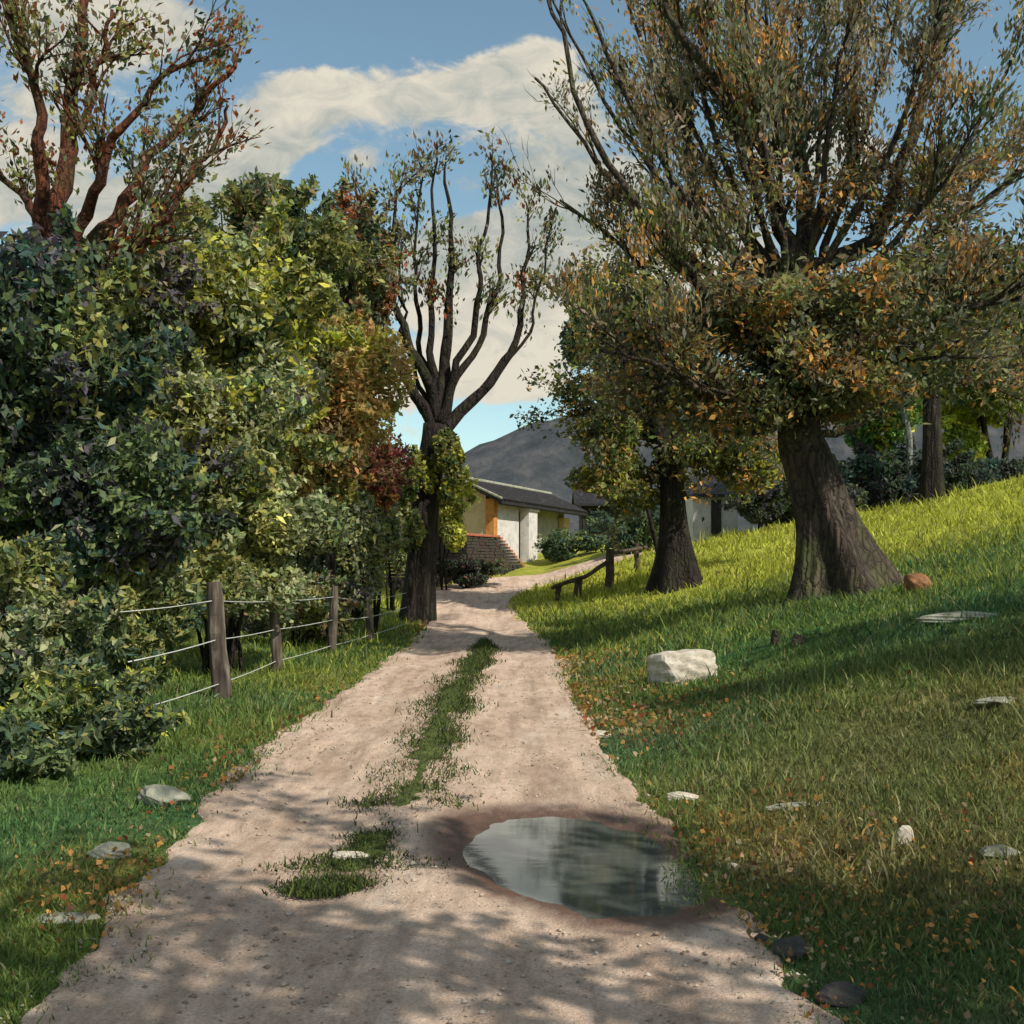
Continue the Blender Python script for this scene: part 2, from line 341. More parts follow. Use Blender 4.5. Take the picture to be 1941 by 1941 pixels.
c = mixc(N, L, .75, c, ramp(N, L, a2, [(.3, (.62, .60, .58)), (.5, (1, .98, .97)), (.72, (1.3, 1.33, 1.36))]), 'MULTIPLY')
c = mixc(N, L, .6, c, ramp(N, L, a3, [(.35, (.6, .6, .6)), (.65, (1.3, 1.3, 1.3))]), 'MULTIPLY')
wet = N.new('ShaderNodeAttribute'); wet.attribute_name = 'col'; sw = N.new('ShaderNodeSeparateXYZ'); L.new(wet.outputs['Vector'], sw.inputs[0])
wm = N.new('ShaderNodeMath'); wm.operation = 'MULTIPLY_ADD'; L.new(a2, wm.inputs[0]); wm.inputs[1].default_value = .9; L.new(sw.outputs[0], wm.inputs[2])
wf = ramp(N, L, wm.outputs[0], [(.62, (0, 0, 0)), (1.0, (1, 1, 1))])
long_ = noise_node(N, L, v, 2.2, 5, .6, .2, (3.2, .22, 1), (0, 0, .05)); c = mixc(N, L, .8, c, ramp(N, L, long_, [(.3, (.72, .69, .67)), (.5, (1, 1, 1)), (.7, (1.22, 1.2, 1.18))]), 'MULTIPLY')
c = mixc(N, L, wf, c, ramp(N, L, a2, [(.3, (.07, .038, .028)), (.7, (.20, .115, .085))]))
rou = ramp(N, L, wf, [(0, (.92, .92, .92)), (1, (.38, .38, .38))])
bm_ = N.new('ShaderNodeMath'); bm_.operation = 'ADD'; L.new(a2, bm_.inputs[0]); L.new(a3, bm_.inputs[1])
M['road'] = finish(m, N, L, c, rou, bm_.outputs[0], .025, .8)
road = link_mesh('road', np_mesh('road', np.stack([RX, RY, RZ], -1).reshape(-1, 3), F, WET, True), M['road']); tag(road, kind='structure')
def road_z(x, y):
    i = int(np.argmin(np.hypot(PP[:, 0] - x, PP[:, 1] - y))); d = np.array([x, y]) - PP[i]; u = float(d @ Nn[i]) / PW[i]
    return float(basin(x, y, hz(x, y) + float(track_dip(np.array(u))) + .012 * float(wob(np.array(x), np.array(y), 3.3, 5)) + .015))

# grass strip between the wheel tracks, built as a ragged low sheet; its blades come with the grass
STRIP = np.array([(-.95,5.35),(-.86,5.75),(-.78,6.4),(-.74,7.2),(-.71,8.3),(-.73,9.8),(-.76,12),(-.74,15),(-.66,18),(-.58,21),(-.6,24)])
SWID = np.array([.08,.30,.10,.22,.26,.17,.24,.22,.19,.19,.07])
SP_, SW_ = smooth_line(STRIP, SWID, 30)
def sheet_outline(name, outline, mat, zoff, n_ring=10, dome=0.0):
    """a sheet lying on the road, filled from its centre to a ragged outline"""
    O = np.array(outline); c = O.mean(0); V = []; nO = len(O)
    for r in range(n_ring + 1):
        t = r / n_ring
        for p in O:
            q = c + (p - c) * t; V.append((q[0], q[1], road_z(q[0], q[1]) + zoff if zoff is not None else 0))
    F = [(r*nO+i, r*nO+(i+1)%nO, (r+1)*nO+(i+1)%nO, (r+1)*nO+i) for r in range(n_ring) for i in range(nO)]
    return link_mesh(name, np_mesh(name, V, F, None, True), mat)
ss = np.arange(len(SP_)) * .05
L_ = SW_ * (1 + .45 * np.sin(ss * 7) * np.cos(ss * 3.1) + .3 * np.sin(ss * 23)); R_ = SW_ * (1 + .45 * np.sin(ss * 6 + 2) * np.cos(ss * 2.7) + .3 * np.sin(ss * 19 + 1))
gap_ = lambda i: np.clip(.25 + .5 * np.clip((i - 90) / 60., 0, 1) + .65 * np.sin(i * .13 + 1) + .4 * np.sin(i * .047) + .3 * np.sin(i * .41), .42 * np.clip((i - 90) / 60., 0, 1), 1)
V = []; nst = 9
for i, p in enumerate(SP_):
    for k in range(nst):
        u = -1 + 2 * k / (nst - 1); x = p[0] + u * .6 * gap_(i) * (L_[i] if u < 0 else R_[i]); V.append((x, p[1], road_z(x, p[1]) + .022 * (1 - u * u) * gap_(i) - .004 * (gap_(i) < .15) + .003))
F = [(i*nst+k, i*nst+k+1, (i+1)*nst+k+1, (i+1)*nst+k) for i in range(len(SP_)-1) for k in range(nst-1)]
VV = np.array(V); cc = grass_colour(VV[:, 0], VV[:, 1] + 40) * .0 + np.array((.075, .095, .025)) * (1 + .5 * wob(VV[:, 0], VV[:, 1], 6, 3))[:, None]
st = link_mesh('grass_strip', np_mesh('grass_strip', V, F, cc, True), M['ground']); tag(st, kind='structure')

# puddle: wet mud margin and water
def px_outline(pts, n=240, seed=0, jit=.02):
    P = []
    for (px, py) in pts:
        Y = EYE * FPX / (py - HOR); P.append(((px - 512) / FPX * Y, Y))
    P = np.array(P); k = len(P); out = []
    g = np.random.default_rng(seed); ph = g.uniform(0, 6, 4)
    for i in range(k):
        p0, p1, p2, p3 = P[i-1], P[i], P[(i+1) % k], P[(i+2) % k]
        for t in np.linspace(0, 1, n // k, endpoint=False):
            q = .5 * ((2*p1) + (-p0+p2)*t + (2*p0-5*p1+4*p2-p3)*t*t + (-p0+3*p1-3*p2+p3)*t**3)
            a = (i + t) / k * 6.283
            q = q + jit * np.array([math.sin(a*17+ph[0]) + .6*math.sin(a*31+ph[1]), math.sin(a*13+ph[2]) + .6*math.sin(a*29+ph[3])])
            out.append(q)
    return out
m, N, L = mat_new('puddle_water'); v = objvec(N); wn_ = noise_node(N, L, v, 5, 4, .6, .3, (.5, 1.6, 1)); wc = noise_node(N, L, v, 3.2, 5, .65, .6, (.6, 1.7, 1))
M['water'] = finish(m, N, L, ramp(N, L, wc, [(.35, (.05, .065, .065)), (.7, (.13, .135, .12))]), .05, wn_, .0015, .3, spec=1.)
M['water'].node_tree.nodes['Principled BSDF'].inputs['IOR'].default_value = 2.1
# the pool's plane; the road's hollow rises through it and draws the shoreline
aa = np.linspace(0, 6.283, 96, endpoint=False); V = [(.37, 6.12, -.027)]; 
for a in aa:
    r_ = .1
    while r_ < 2.2 and pool(.37 + math.cos(a) * r_, 6.12 + math.sin(a) * r_) < 1.75: r_ += .01
    V.append((.37 + math.cos(a) * r_, 6.12 + math.sin(a) * r_, -.027))
me = bpy.data.meshes.new('puddle'); me.from_pydata(V, [], [(0, i + 1, (i + 1) % 96 + 1) for i in range(96)]); me.update()
wa = link_mesh('puddle', me, M['water']); tag(wa, kind='structure')

# hill far behind the house
hx = np.linspace(-420, 600, 140); hy = np.linspace(430, 900, 50); HX, HY = np.meshgrid(hx, hy)
sk = np.interp(HX, [-420, -120, -60, -20, 10, 40, 90, 200, 360, 600], [12, 24, 46, 68, 80, 88, 98, 108, 100, 50])
prof = sstep(430, 560, HY) * (1 - .5 * sstep(650, 900, HY))
HZ = -4 + sk * prof * (1 + .02 * wob(HX, HY, .06)) + 1.5 * wob(HX, HY, .12, 3) + .9 * wob(HX, HY, .45, 1)
idx = np.arange(HX.size).reshape(HX.shape); F = np.stack([idx[:-1, :-1], idx[:-1, 1:], idx[1:, 1:], idx[1:, :-1]], -1).reshape(-1, 4)
M['hill'] = simple('hazed_hill', [(.32, (.028, .036, .042)), (.5, (.050, .055, .065)), (.66, (.085, .083, .09))], .09, 1, 3., detail=10)  # blue-grey distance haze is mixed into the hill's colour
hill = link_mesh('hill', np_mesh('hill', np.stack([HX, HY, HZ], -1).reshape(-1, 3), F, None, True), M['hill']); tag(hill, kind='structure')

# ------------------------------------------------------------------ foliage tools
def leaves_mesh(name, P, size, pal, wts, rng, stretch=(1.6, 2.8), axis=None, follow=.0, cell=.7, bright=.25):
    """P (n,3) leaf centres -> one mesh of bent four-sided leaf blades coloured clump by clump"""
    n = len(P); pal = np.array(pal, float); wts = np.array(wts, float) / sum(wts)
    D = rng.normal(size=(n, 3)); D[:, 2] -= .15
    if axis is not None: D = D * (1 - follow) + axis * follow * 1.6
    D /= np.linalg.norm(D, axis=1)[:, None] + 1e-9
    Nv = rng.normal(size=(n, 3)); Nv[:, 2] += .7; B = np.cross(D, Nv); B /= np.linalg.norm(B, axis=1)[:, None] + 1e-9; Nn_ = np.cross(B, D)
    s = size * rng.uniform(.5, 1.35, n); l = s * rng.uniform(*stretch, n); s = s[:, None]; l = l[:, None]
    a = P - D * l * .5; b = P + B * s * .5 + Nn_ * s * .15 - D * l * .05; c = P + D * l * .5 - Nn_ * s * .1; d = P - B * s * .5 + Nn_ * s * .15 - D * l * .05
    V = np.stack([a, b, c, d], 1).reshape(-1, 3)
    F = np.arange(n * 4).reshape(n, 4)
    ck = np.floor(P / cell + rng.normal(size=(n, 3)) * .22).astype(int); hsh = (ck[:, 0] * 73856093 ^ ck[:, 1] * 19349663 ^ ck[:, 2] * 83492791) % 997
    pick = rng.permutation(997); g = np.random.default_rng(int(rng.integers(1e6))); table = g.choice(len(pal), 997, p=wts)
    k = table[hsh]; k2 = rng.choice(len(pal), n, p=wts); k = np.where(rng.uniform(size=n) < .3, k2, k)
    C = pal[k] * rng.uniform(1 - bright, 1 + bright, n)[:, None] * (1 + rng.normal(size=(n, 3)) * .06)
    return np_mesh(name, V, F, np.repeat(np.clip(C, .003, 1), 4, axis=0), False)
def blob_points(rng, c, r, n, shell=.55, sub=14, flat_bottom=None):
    """points spread in ragged clumps through an ellipsoid's volume"""
    c = np.array(c); r = np.array(r); d = rng.normal(size=(sub, 3)); d /= np.linalg.norm(d, axis=1)[:, None]
    cen = c + d * r * rng.uniform(.25, .92, sub)[:, None]; rs = rng.uniform(.22, .48, sub)
    k = rng.choice(sub, n, p=(rs ** 2) / (rs ** 2).sum()); e = rng.normal(size=(n, 3)); e /= np.linalg.norm(e, axis=1)[:, None]
    q = rng.uniform(0, 1, n) ** .33; q = np.where(rng.uniform(size=n) < shell, rng.uniform(.8, 1.12, n), q)
    return cen[k] + e * r * (rs[k] * q)[:, None]
def cull_ground(P, m=.02):
    return P[P[:, 2] > H(P[:, 0], P[:, 1]) + m]
def bush(name, label, cat, c, r, n, size, pal, wts, seed, group=None, stems=5, sub=16, stretch=(1.5, 2.6), bark='bark_dark', base=None, bright=.3, extra=None, stem_r=.035):
    """c: centre (world), r: radii. Roots stand at the base, on the ground."""
    n = int(n * 2.2); size *= .66; pal = [tuple(v_ * 1.25 + .012 for v_ in p_) for p_ in pal]; rng = np.random.default_rng(seed); rr = random.Random(seed)
    bx_, by_ = (base or (c[0], c[1])); bz = hz(bx_, by_)
    root = thing(name, (bx_, by_, bz), label, cat, group)
    P = blob_points(rng, c, r, n, sub=sub)
    for e in (extra or []): P = np.vstack([P, blob_points(rng, e[0], e[1], e[2], sub=6)])
    ns = 34; d_ = rng.normal(size=(ns, 3)); d_[:, 2] = np.abs(d_[:, 2]) * 1.1 - .2; d_ /= np.linalg.norm(d_, axis=1)[:, None]
    m_ = max(20, int(n * .006)); k_ = np.repeat(np.arange(ns), m_); tt = rng.uniform(.72, 1, ns * m_)[:, None] * rng.uniform(1.05, 1.38, ns)[k_][:, None]
    P = np.vstack([P, np.array(c) + d_[k_] * np.array(r) * tt + rng.normal(size=(ns * m_, 3)) * size * .75])
    P = cull_ground(P)
    f = child(link_mesh('foliage', leaves_mesh('foliage', P, size, pal, wts, rng, stretch, bright=bright), M['leaf']), root)
    mb = MB()
    for k in range(stems):
        a = rr.uniform(0, 6.28); t = rr.uniform(.3, .85)
        tip = Vector((c[0] + math.cos(a) * r[0] * t * .8, c[1] + math.sin(a) * r[1] * t * .6, c[2] + r[2] * rr.uniform(.2, .9)))
        b0 = Vector((bx_ + rr.uniform(-.12, .12) * (stems > 1), by_ + rr.uniform(-.12, .12) * (stems > 1), bz - .1))
        pts = [b0.lerp(tip, q) + Vector((rr.uniform(-.1, .1), rr.uniform(-.1, .1), 0)) * (0 < q < 1) for q in (0, .2, .4, .6, .8, 1)]
        mb.tube(pts, [stem_r * (1.15 - q) for q in (0, .2, .4, .6, .8, 1)], 6, .1, rr)
    child(mb.build('stem', M[bark], None, True), root)
    return root

class Tree:
    def __init__(s, seed): s.mb = MB(); s.r = random.Random(seed); s.rng = np.random.default_rng(seed); s.tw = []; s.ax = []
    def limb(s, pts, r0, r1, sides=8, sub=4, wig=.035, jit=.10):
        """a main limb through given points, subdivided and slightly crooked"""
        P = np.array([tuple(p) for p in pts], float); k = len(P); out = []
        for i in range(k - 1):
            p0, p1, p2, p3 = P[max(i-1, 0)], P[i], P[i+1], P[min(i+2, k-1)]
            for t in np.linspace(0, 1, sub, endpoint=False):
                out.append(.5 * ((2*p1) + (-p0+p2)*t + (2*p0-5*p1+4*p2-p3)*t*t + (-p0+3*p1-3*p2+p3)*t**3))
        out.append(P[-1]); out = np.array(out); m_ = len(out)
        w_ = s.rng.normal(size=(m_, 3)) * wig * 1.6; w_ = (np.roll(w_, 1, 0) + 2 * w_ + np.roll(w_, -1, 0)) / 4; out[1:-1] += w_[1:-1]
        rad = [r0 + (r1 - r0) * (i / (m_ - 1)) ** .8 for i in range(m_)]
        s.mb.tube(out, rad, sides, jit, s.r); return out, rad
    def grow(s, line, rad, level, n, length, ang=(25, 55), up=.35, t0=.25, leafy=1):
        """side branches of side branches; the last ones carry the leaves"""
        line = np.array(line); m_ = len(line)
        for j in range(n):
            t = s.r.uniform(t0, 1.0); i = min(int(t * (m_ - 1)), m_ - 2); f = t * (m_ - 1) - i
            p = Vector(line[i] * (1 - f) + line[i+1] * f); d = Vector(line[i+1] - line[i]).normalized(); rp = rad[i]
            q = Vector((s.r.gauss(0, 1), s.r.gauss(0, 1), s.r.gauss(0, 1))); q = (q - d * q.dot(d)).normalized()
            a = R(s.r.uniform(*ang)); dd = (d * math.cos(a) + q * math.sin(a) + Vector((0, 0, up))).normalized()
            Ln = length * s.r.uniform(.55, 1.2) * (1.15 - .35 * t); k = 6; pts = [p]; 
            for z in range(k):
                dd = (dd + Vector((s.r.gauss(0, .13), s.r.gauss(0, .13), s.r.gauss(.03, .1)))).normalized(); pts.append(pts[-1] + dd * Ln / k)
            r0 = max(.008, min(rp * .62, .02 + Ln * .016)); rr_ = [r0 * (1 - .8 * z / k) for z in range(k + 1)]
            s.mb.tube(pts, rr_, 5 if level > 1 else 4, .05, s.r, cap=False)
            pp = np.array([tuple(x) for x in pts])
            if level > 1: s.grow(pp, rr_, level - 1, max(2, int(n * .55)), length * .55, ang, up, .2, leafy)
            if level <= 2:
                for z in range(1, k + 1): s.tw.append(pp[z]); s.ax.append(np.array(dd))
    def leaves(s, n, spread, size, pal, wts, stretch=(1.6, 3.), follow=.5, cell=.8, keep=None, bright=.3):
        T_ = np.array(s.tw); A_ = np.array(s.ax)
        if keep is not None: k_ = keep(T_); T_ = T_[k_]; A_ = A_[k_]
        # clumps: some twigs carry many leaves, some few
        w = s.rng.gamma(.7, 1, len(T_)); w /= w.sum(); k = s.rng.choice(len(T_), n, p=w)
        P = T_[k] + s.rng.normal(size=(n, 3)) * spread * np.array((1, 1, .8))
        ok = P[:, 2] > H(P[:, 0], P[:, 1]) + .3; P = P[ok]; A = A_[k][ok]
        return leaves_mesh('crown', P, size, pal, wts, s.rng, stretch, A, follow, cell, bright)
    def finish(s, base, label, bark, crown=None, name='tree', cat='tree', group=None):
        root = thing(name, tuple(base), label, cat, group)
        child(s.mb.build('trunk', M[bark], None, True), root)
        if crown is not None: child(link_mesh('crown', crown, M['leaf']), root)
        return root
def flare(mb, rr, base, top, r, n=12, k=1.9, lean=(0, 0)):
    """a buttressed trunk foot: ribbed rings widening into roots"""
    ph = [rr.uniform(0, 6.28) for _ in range(3)]; rings = []; H_ = top.z - base.z; m_ = 12
    for i in range(m_ + 1):
        t = i / m_; c = base.lerp(top, t); w = r * (1 + (k - 1) * (1 - t) ** 2.6)
        ring = []
        for j in range(n * 2):
            a = 6.283 * j / (n * 2); rib = 1 + (.18 * (1 - t) + .05) * math.sin(a * 5 + ph[0] + t * .8) + .05 * math.sin(a * 9 + ph[1])
            ring.append(c + Vector((math.cos(a), math.sin(a), 0)) * w * rib + Vector((0, 0, rr.uniform(-.02, .02))))
        rings += ring
    nn = n * 2
    mb.add(rings, [(i*nn+j, i*nn+(j+1)%nn, (i+1)*nn+(j+1)%nn, (i+1)*nn+j) for i in range(m_) for j in range(nn)])

# palettes (base colours)
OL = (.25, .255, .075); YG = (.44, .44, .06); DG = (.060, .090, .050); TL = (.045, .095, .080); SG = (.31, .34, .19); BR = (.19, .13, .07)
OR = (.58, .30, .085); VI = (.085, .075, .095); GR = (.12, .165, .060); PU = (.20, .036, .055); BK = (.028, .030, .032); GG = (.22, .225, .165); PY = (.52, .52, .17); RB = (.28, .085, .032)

# ------------------------------------------------------------------ big tree on the right bank
TY = 22.0
b = hit(853, 592, 15, 30); TY = b.y
def q(px, py, dy=0.): return at(px, py, TY + dy)
t = Tree(11)
flare(t.mb, t.r, Vector((b.x, b.y, b.z - .35)), q(806, 455), .47, 12, 2.6)
l0, r0 = t.limb([q(822, 492), q(806, 452), q(799, 425), q(793, 380), q(795, 320), q(800, 262)], .44, .32, 14, 5, .02, .05)
mains = [([q(800, 272), q(784, 238), q(772, 195, -.3), q(748, 130, -.8), q(700, 60, -1.2), q(640, -30, -1.4)], .24, .05),
         ([q(800, 268), q(806, 200, .4), q(792, 120, .9), q(784, 40, 1.1), q(770, -60, 1.4)], .25, .05),
         ([q(806, 270), q(862, 250, -.2), q(884, 212, -.5), q(902, 150, -.4), q(935, 60, .2), q(950, -60, .4)], .22, .08),
         ([q(797, 300), q(850, 282, 1.), q(920, 240, 1.6), q(1000, 190, 2.), q(1080, 120, 2.3)], .17, .04),
         ([q(793, 370), q(740, 330, -.8), q(690, 275, -1.4), q(640, 215, -1.8), q(585, 120, -2.), q(548, 0, -2.)], .17, .03),
         ([q(795, 350), q(735, 300, .8), q(660, 232, 1.4), q(600, 160, 1.8), q(535, 78, 2.0)], .14, .025),
         ([q(793, 375), q(700, 330, 1.2), q(640, 262, 1.8), q(560, 200, 2.)], .12, .025),
         ([q(793, 400), q(870, 365, -1.), q(950, 320, -1.6), q(1040, 280, -1.8)], .15, .03),
         ([q(795, 430), q(730, 400, -1.2), q(660, 365, -2.), q(600, 350, -2.2)], .12, .025),
         ([q(797, 440), q(860, 420, 1.4), q(930, 392, 2.), q(1000, 380, 2.3)], .11, .025),
         ([q(793, 340), q(700, 200, 1.8), q(690, 90, 2.4), q(670, -40, 2.6)], .14, .03),
         ([q(800, 262), q(850, 160, 1.6), q(860, 50, 2.2), q(870, -80, 2.4)], .16, .04)]
for k, (pts, ra, rb_) in enumerate(mains):
    ln, rd = t.limb(pts, ra * .82, rb_, 8, 5, .05)
    t.grow(ln, rd, 3, 6, 1.9, (14, 38), .32)
# the broom of slim rising branches
for k, tx in enumerate([548, 578, 606, 634, 662, 690, 716, 742, 770, 800, 830, 860, 915, 965, 1010, 1065]):
    dy = t.r.uniform(-2.4, 2.4); sx = 798 + (tx - 798) * .12; sy = t.r.uniform(270, 330); ty = -70 if 600 < tx < 980 else (-10 if tx < 600 else 60)
    pts = [q(sx, sy, dy * .1), q(sx + (tx - sx) * .38, sy + (ty - sy) * .28, dy * .5), q(sx + (tx - sx) * .72, sy + (ty - sy) * .62, dy * .85), q(tx, ty, dy)]
    ln, rd = t.limb(pts, .085, .018, 6, 5, .05); t.grow(ln, rd, 2, 9, 1.5, (10, 26), .35, .3)
def keep_(T):
    px = 512 + FPX * T[:, 0] / T[:, 1]; return (px > 545) & (t.rng.uniform(size=len(T)) < np.clip((px - 515) / 150, .08, 1))
extra = np.vstack([blob_points(t.rng, tuple(q(px, py, dy)), (rx * TY / FPX, 1.5, ry * TY / FPX), n, sub=16, shell=.2) for (px, py, dy, rx, ry, n) in
     [(760, 190, -.6, 90, 60, 1500), (870, 220, 0, 70, 60, 1500), (690, 220, .4, 70, 60, 1200), (950, 200, .6, 60, 60, 1300)]])
cr_ = t.leaves(54000, .15, .053, [BR, OL, GG, OR, DG, GR, RB, (.30, .26, .16), (.38, .30, .20)], [2.6, 3.2, 5, 1.8, .8, 1, .3, 3.4, 3], (1.8, 3.6), .75, .8, keep=keep_)
airy = leaves_mesh('crown_top', extra, .062, [BR, OL, GG, OR, GR, (.30, .22, .14)], [4, 3, 3, 2, 1.2, 3], t.rng, (1.6, 3.), cell=.5)
# dense low skirt of the crown
P = [blob_points(t.rng, tuple(q(px, py, dy)), (rx * TY / FPX, 1.6, ry * TY / FPX), n, sub=12) for (px, py, dy, rx, ry, n) in
     [(700, 345, -.4, 110, 55, 4200), (830, 345, -.5, 120, 60, 3000), (770, 405, 0, 120, 32, 2400), (940, 320, .5, 90, 75, 3200), (640, 330, .6, 60, 45, 1700), (960, 260, 0, 60, 50, 1300), (800, 300, 1.5, 90, 45, 2600), (745, 300, -1.2, 80, 36, 2200), (795, 350, -1.2, 60, 40, 1500), (850, 392, -.8, 62, 28, 2000), (680, 400, -.6, 90, 40, 3000), (870, 300, -1, 60, 40, 1500)]]
P = np.vstack(P)
P = np.vstack([P, P[::3] + t.rng.normal(size=P[::3].shape) * .25]); skirt = leaves_mesh('crown_skirt', P, .070, [BR, OL, GG, OR, DG, GR, BK, (.24, .25, .12)], [2.6, 3.4, 3.4, 1.9, 1.6, 2, .6, 2.8], t.rng, (1.5, 2.6), cell=.45)
big = t.finish((b.x, b.y, b.z), 'large spreading tree with thick flared trunk on the grass bank, orange and olive crown', 'bark_brown', cr_)
child(link_mesh('lower_crown', skirt, M['leaf']), big); child(link_mesh('upper_crown', airy, M['leaf']), big)

# ------------------------------------------------------------------ middle tree, nearer the road bend
b = hit(678, 586, 20, 40); TY = b.y
t = Tree(23)
flare(t.mb, t.r, Vector((b.x, b.y, b.z - .3)), q(672, 480), .36, 10, 2.5)
l0, r0 = t.limb([q(672, 482), q(662, 440), q(655, 400), q(650, 350)], .37, .18, 10, 5)
for k, (pts, ra, rb_) in enumerate([([q(655, 405), q(630, 370, -.4), q(600, 330, -.7), q(590, 290, -.8)], .16, .03), ([q(660, 430), q(690, 400, .6), q(730, 370, .9)], .15, .03),
         ([q(662, 445), q(620, 425, .5), q(580, 415, .8)], .12, .03), ([q(650, 355), q(655, 300), q(640, 260)], .15, .03), ([q(664, 450), q(700, 440, -.8), q(745, 440, -1)], .12, .03)]):
    ln, rd = t.limb(pts, ra, rb_, 7, 4, .1); t.grow(ln, rd, 2, 9, 1.8, (25, 65), .05)
cr_ = t.leaves(11000, .22, .085, [OL, GR, OR, BR, YG, DG, GG], [4, 3, 1.5, 2, 1.0, 2, 2], (1.5, 2.6), .3, .7)
mid = t.finish((b.x, b.y, b.z), 'medium dark-trunked tree with olive and rust leaves beside the road bend', 'bark_dark', cr_)
P = [blob_points(t.rng, tuple(q(px, py, dy)), (rx * TY / FPX, 1.5, ry * TY / FPX), n, sub=12) for (px, py, dy, rx, ry, n) in
     [(612, 440, -.3, 52, 50, 5200), (650, 410, .5, 70, 45, 3500), (720, 445, .2, 62, 40, 4200), (600, 400, .3, 40, 30, 1600), (640, 480, .6, 60, 22, 1500), (598, 488, -.2, 38, 24, 1800), (640, 500, .8, 40, 26, 1200), (745, 470, .2, 42, 22, 1600), (790, 455, .8, 50, 24, 1500)]]
child(link_mesh('lower_crown', leaves_mesh('lower_crown', np.vstack(P), .10, [OL, GR, OR, BR, YG, DG, GG], [4, 3.2, 1.3, 2, 1.2, 2, 2], t.rng, (1.4, 2.4), cell=.5), M['leaf']), mid)

# ------------------------------------------------------------------ forked tree on the left at the road bend
b = hit(417, 621, 20, 40); TY = b.y
t = Tree(31)
flare(t.mb, t.r, Vector((b.x, b.y, b.z - .25)), q(425, 500), .38, 10, 1.3)
l0, r0 = t.limb([q(425, 503), q(432, 460), q(436, 425)], .375, .36, 11, 4, .02, .05)
forks = []
for k, (tx, ty, ra, dy) in enumerate([(364, 190, .16, -.7), (372, 232, .10, .5), (392, 175, .16, -.9), (412, 165, .09, .8), (430, 142, .13, .3), (449, 158, .20, .2), (483, 160, .13, -.3), (503, 165, .12, .9), (528, 215, .17, .7), (548, 215, .06, 1.1), (398, 240, .07, 1.)]):
    sx, sy = 437, 436 - 6 * (k % 4); dx = tx - sx; w1 = .42 + t.r.uniform(-.1, .1)
    forks.append(([q(sx, sy), q(sx + dx * w1, sy - (sy - ty) * .20, dy * .5), q(sx + dx * .80, sy - (sy - ty) * .45, dy * .8), q(sx + dx * .97, sy - (sy - ty) * .72, dy), q(tx + t.r.uniform(-9, 9), ty + t.r.uniform(-12, 16), dy)], ra * 1.3, .024))
for k, (pts, ra, rb_) in enumerate(forks):
    ln, rd = t.limb(pts, ra, rb_, 8, 5, .07); t.grow(ln, rd, 2, 7, .95, (14, 42), .35, .45)
cr_ = t.leaves(3400, .18, .085, [OL, GG, DG, BR, RB, SG], [4, 3, 2.4, 3, 1.2, 1], (1.6, 3.), .7, .8, keep=lambda T: T[:, 2] > 7.2)
fork = t.finish((b.x, b.y, b.z), 'tall forked tree with bare vase-shaped limbs and black trunk left of road bend', 'bark_dark', cr_)
rng = np.random.default_rng(5)
def ivy_points(cx, cy, rx, ry, n, dy=-.45):
    P = blob_points(rng, tuple(at(cx, cy, TY + dy)), (rx * TY / FPX, .5, ry * TY / FPX), n, sub=10); return P
P = np.vstack([ivy_points(420, 470, 22, 36, 2300), ivy_points(446, 455, 22, 28, 2300), ivy_points(452, 490, 14, 26, 1300), ivy_points(412, 520, 15, 30, 700)])
iv = thing('ivy', (b.x, b.y - .4, b.z), 'olive green ivy wrapped round the trunk of the forked tree', 'ivy')
child(link_mesh('foliage', leaves_mesh('foliage', P, .10, [OL, YG, GR, DG], [4, 1.5, 3, 1.5], rng, (1.1, 1.8), cell=.4), M['leaf']), iv)

# ------------------------------------------------------------------ reddish tree top left
TY = 17.0
t = Tree(41); base = Vector((at(58, 0, TY).x, TY, 0)); base.z = hz(base.x, base.y)
flare(t.mb, t.r, base - Vector((0, 0, .3)), q(58, 420), .28, 10, 1.5)
t.limb([q(58, 422), q(56, 340), q(56, 262)], .28, .24, 10, 5)
reds = [([q(56, 285), q(58, 220, .2), q(64, 160, .4), q(72, 100, .6), q(84, 40, .7), q(94, -40, .8)], .16, .05),
        ([q(55, 290), q(46, 220, -.2), q(40, 160, -.5), q(38, 100, -.7), q(20, 40, -.9), q(0, -20, -1.)], .11, .03),
        ([q(60, 320), q(90, 255, .3), q(124, 200, .6), q(160, 150, .8), q(196, 105, .9), q(236, 55, 1.)], .12, .025),
        ([q(58, 300), q(76, 240, -.3), q(98, 180, -.6), q(122, 130, -.8), q(156, 85, -1.), q(204, 60, -1.)], .11, .02),
        ([q(62, 330), q(105, 275, .6), q(145, 235, 1.), q(180, 190, 1.3), q(210, 150, 1.5), q(228, 105, 1.5)], .11, .02),
        ([q(60, 335), q(95, 290, -.5), q(130, 255, -.8), q(165, 215, -1.1), q(200, 168, -1.2)], .09, .02),
        ([q(57, 260), q(34, 215, .5), q(8, 180, .9), q(-30, 130, 1.2)], .09, .02),
        ([q(66, 150, .5), q(86, 105, .3), q(104, 60, .1), q(112, 10, 0)], .07, .02)]
for pts, ra, rb_ in reds:
    ln, rd = t.limb(pts, ra * 1.25, rb_ * 1.3, 8, 5, .05); t.grow(ln, rd, 2, 9, 1.15, (12, 36), .35, .25)
cr_ = t.leaves(5600, .12, .060, [OL, RB, BR, GG, DG, SG], [4, 2.2, 2.5, 2, 2, .7], (1.5, 2.8), .6, .7)
t.finish(base, 'bare-limbed tree with reddish branches rising above the hedge, top left', 'bark_red', cr_)

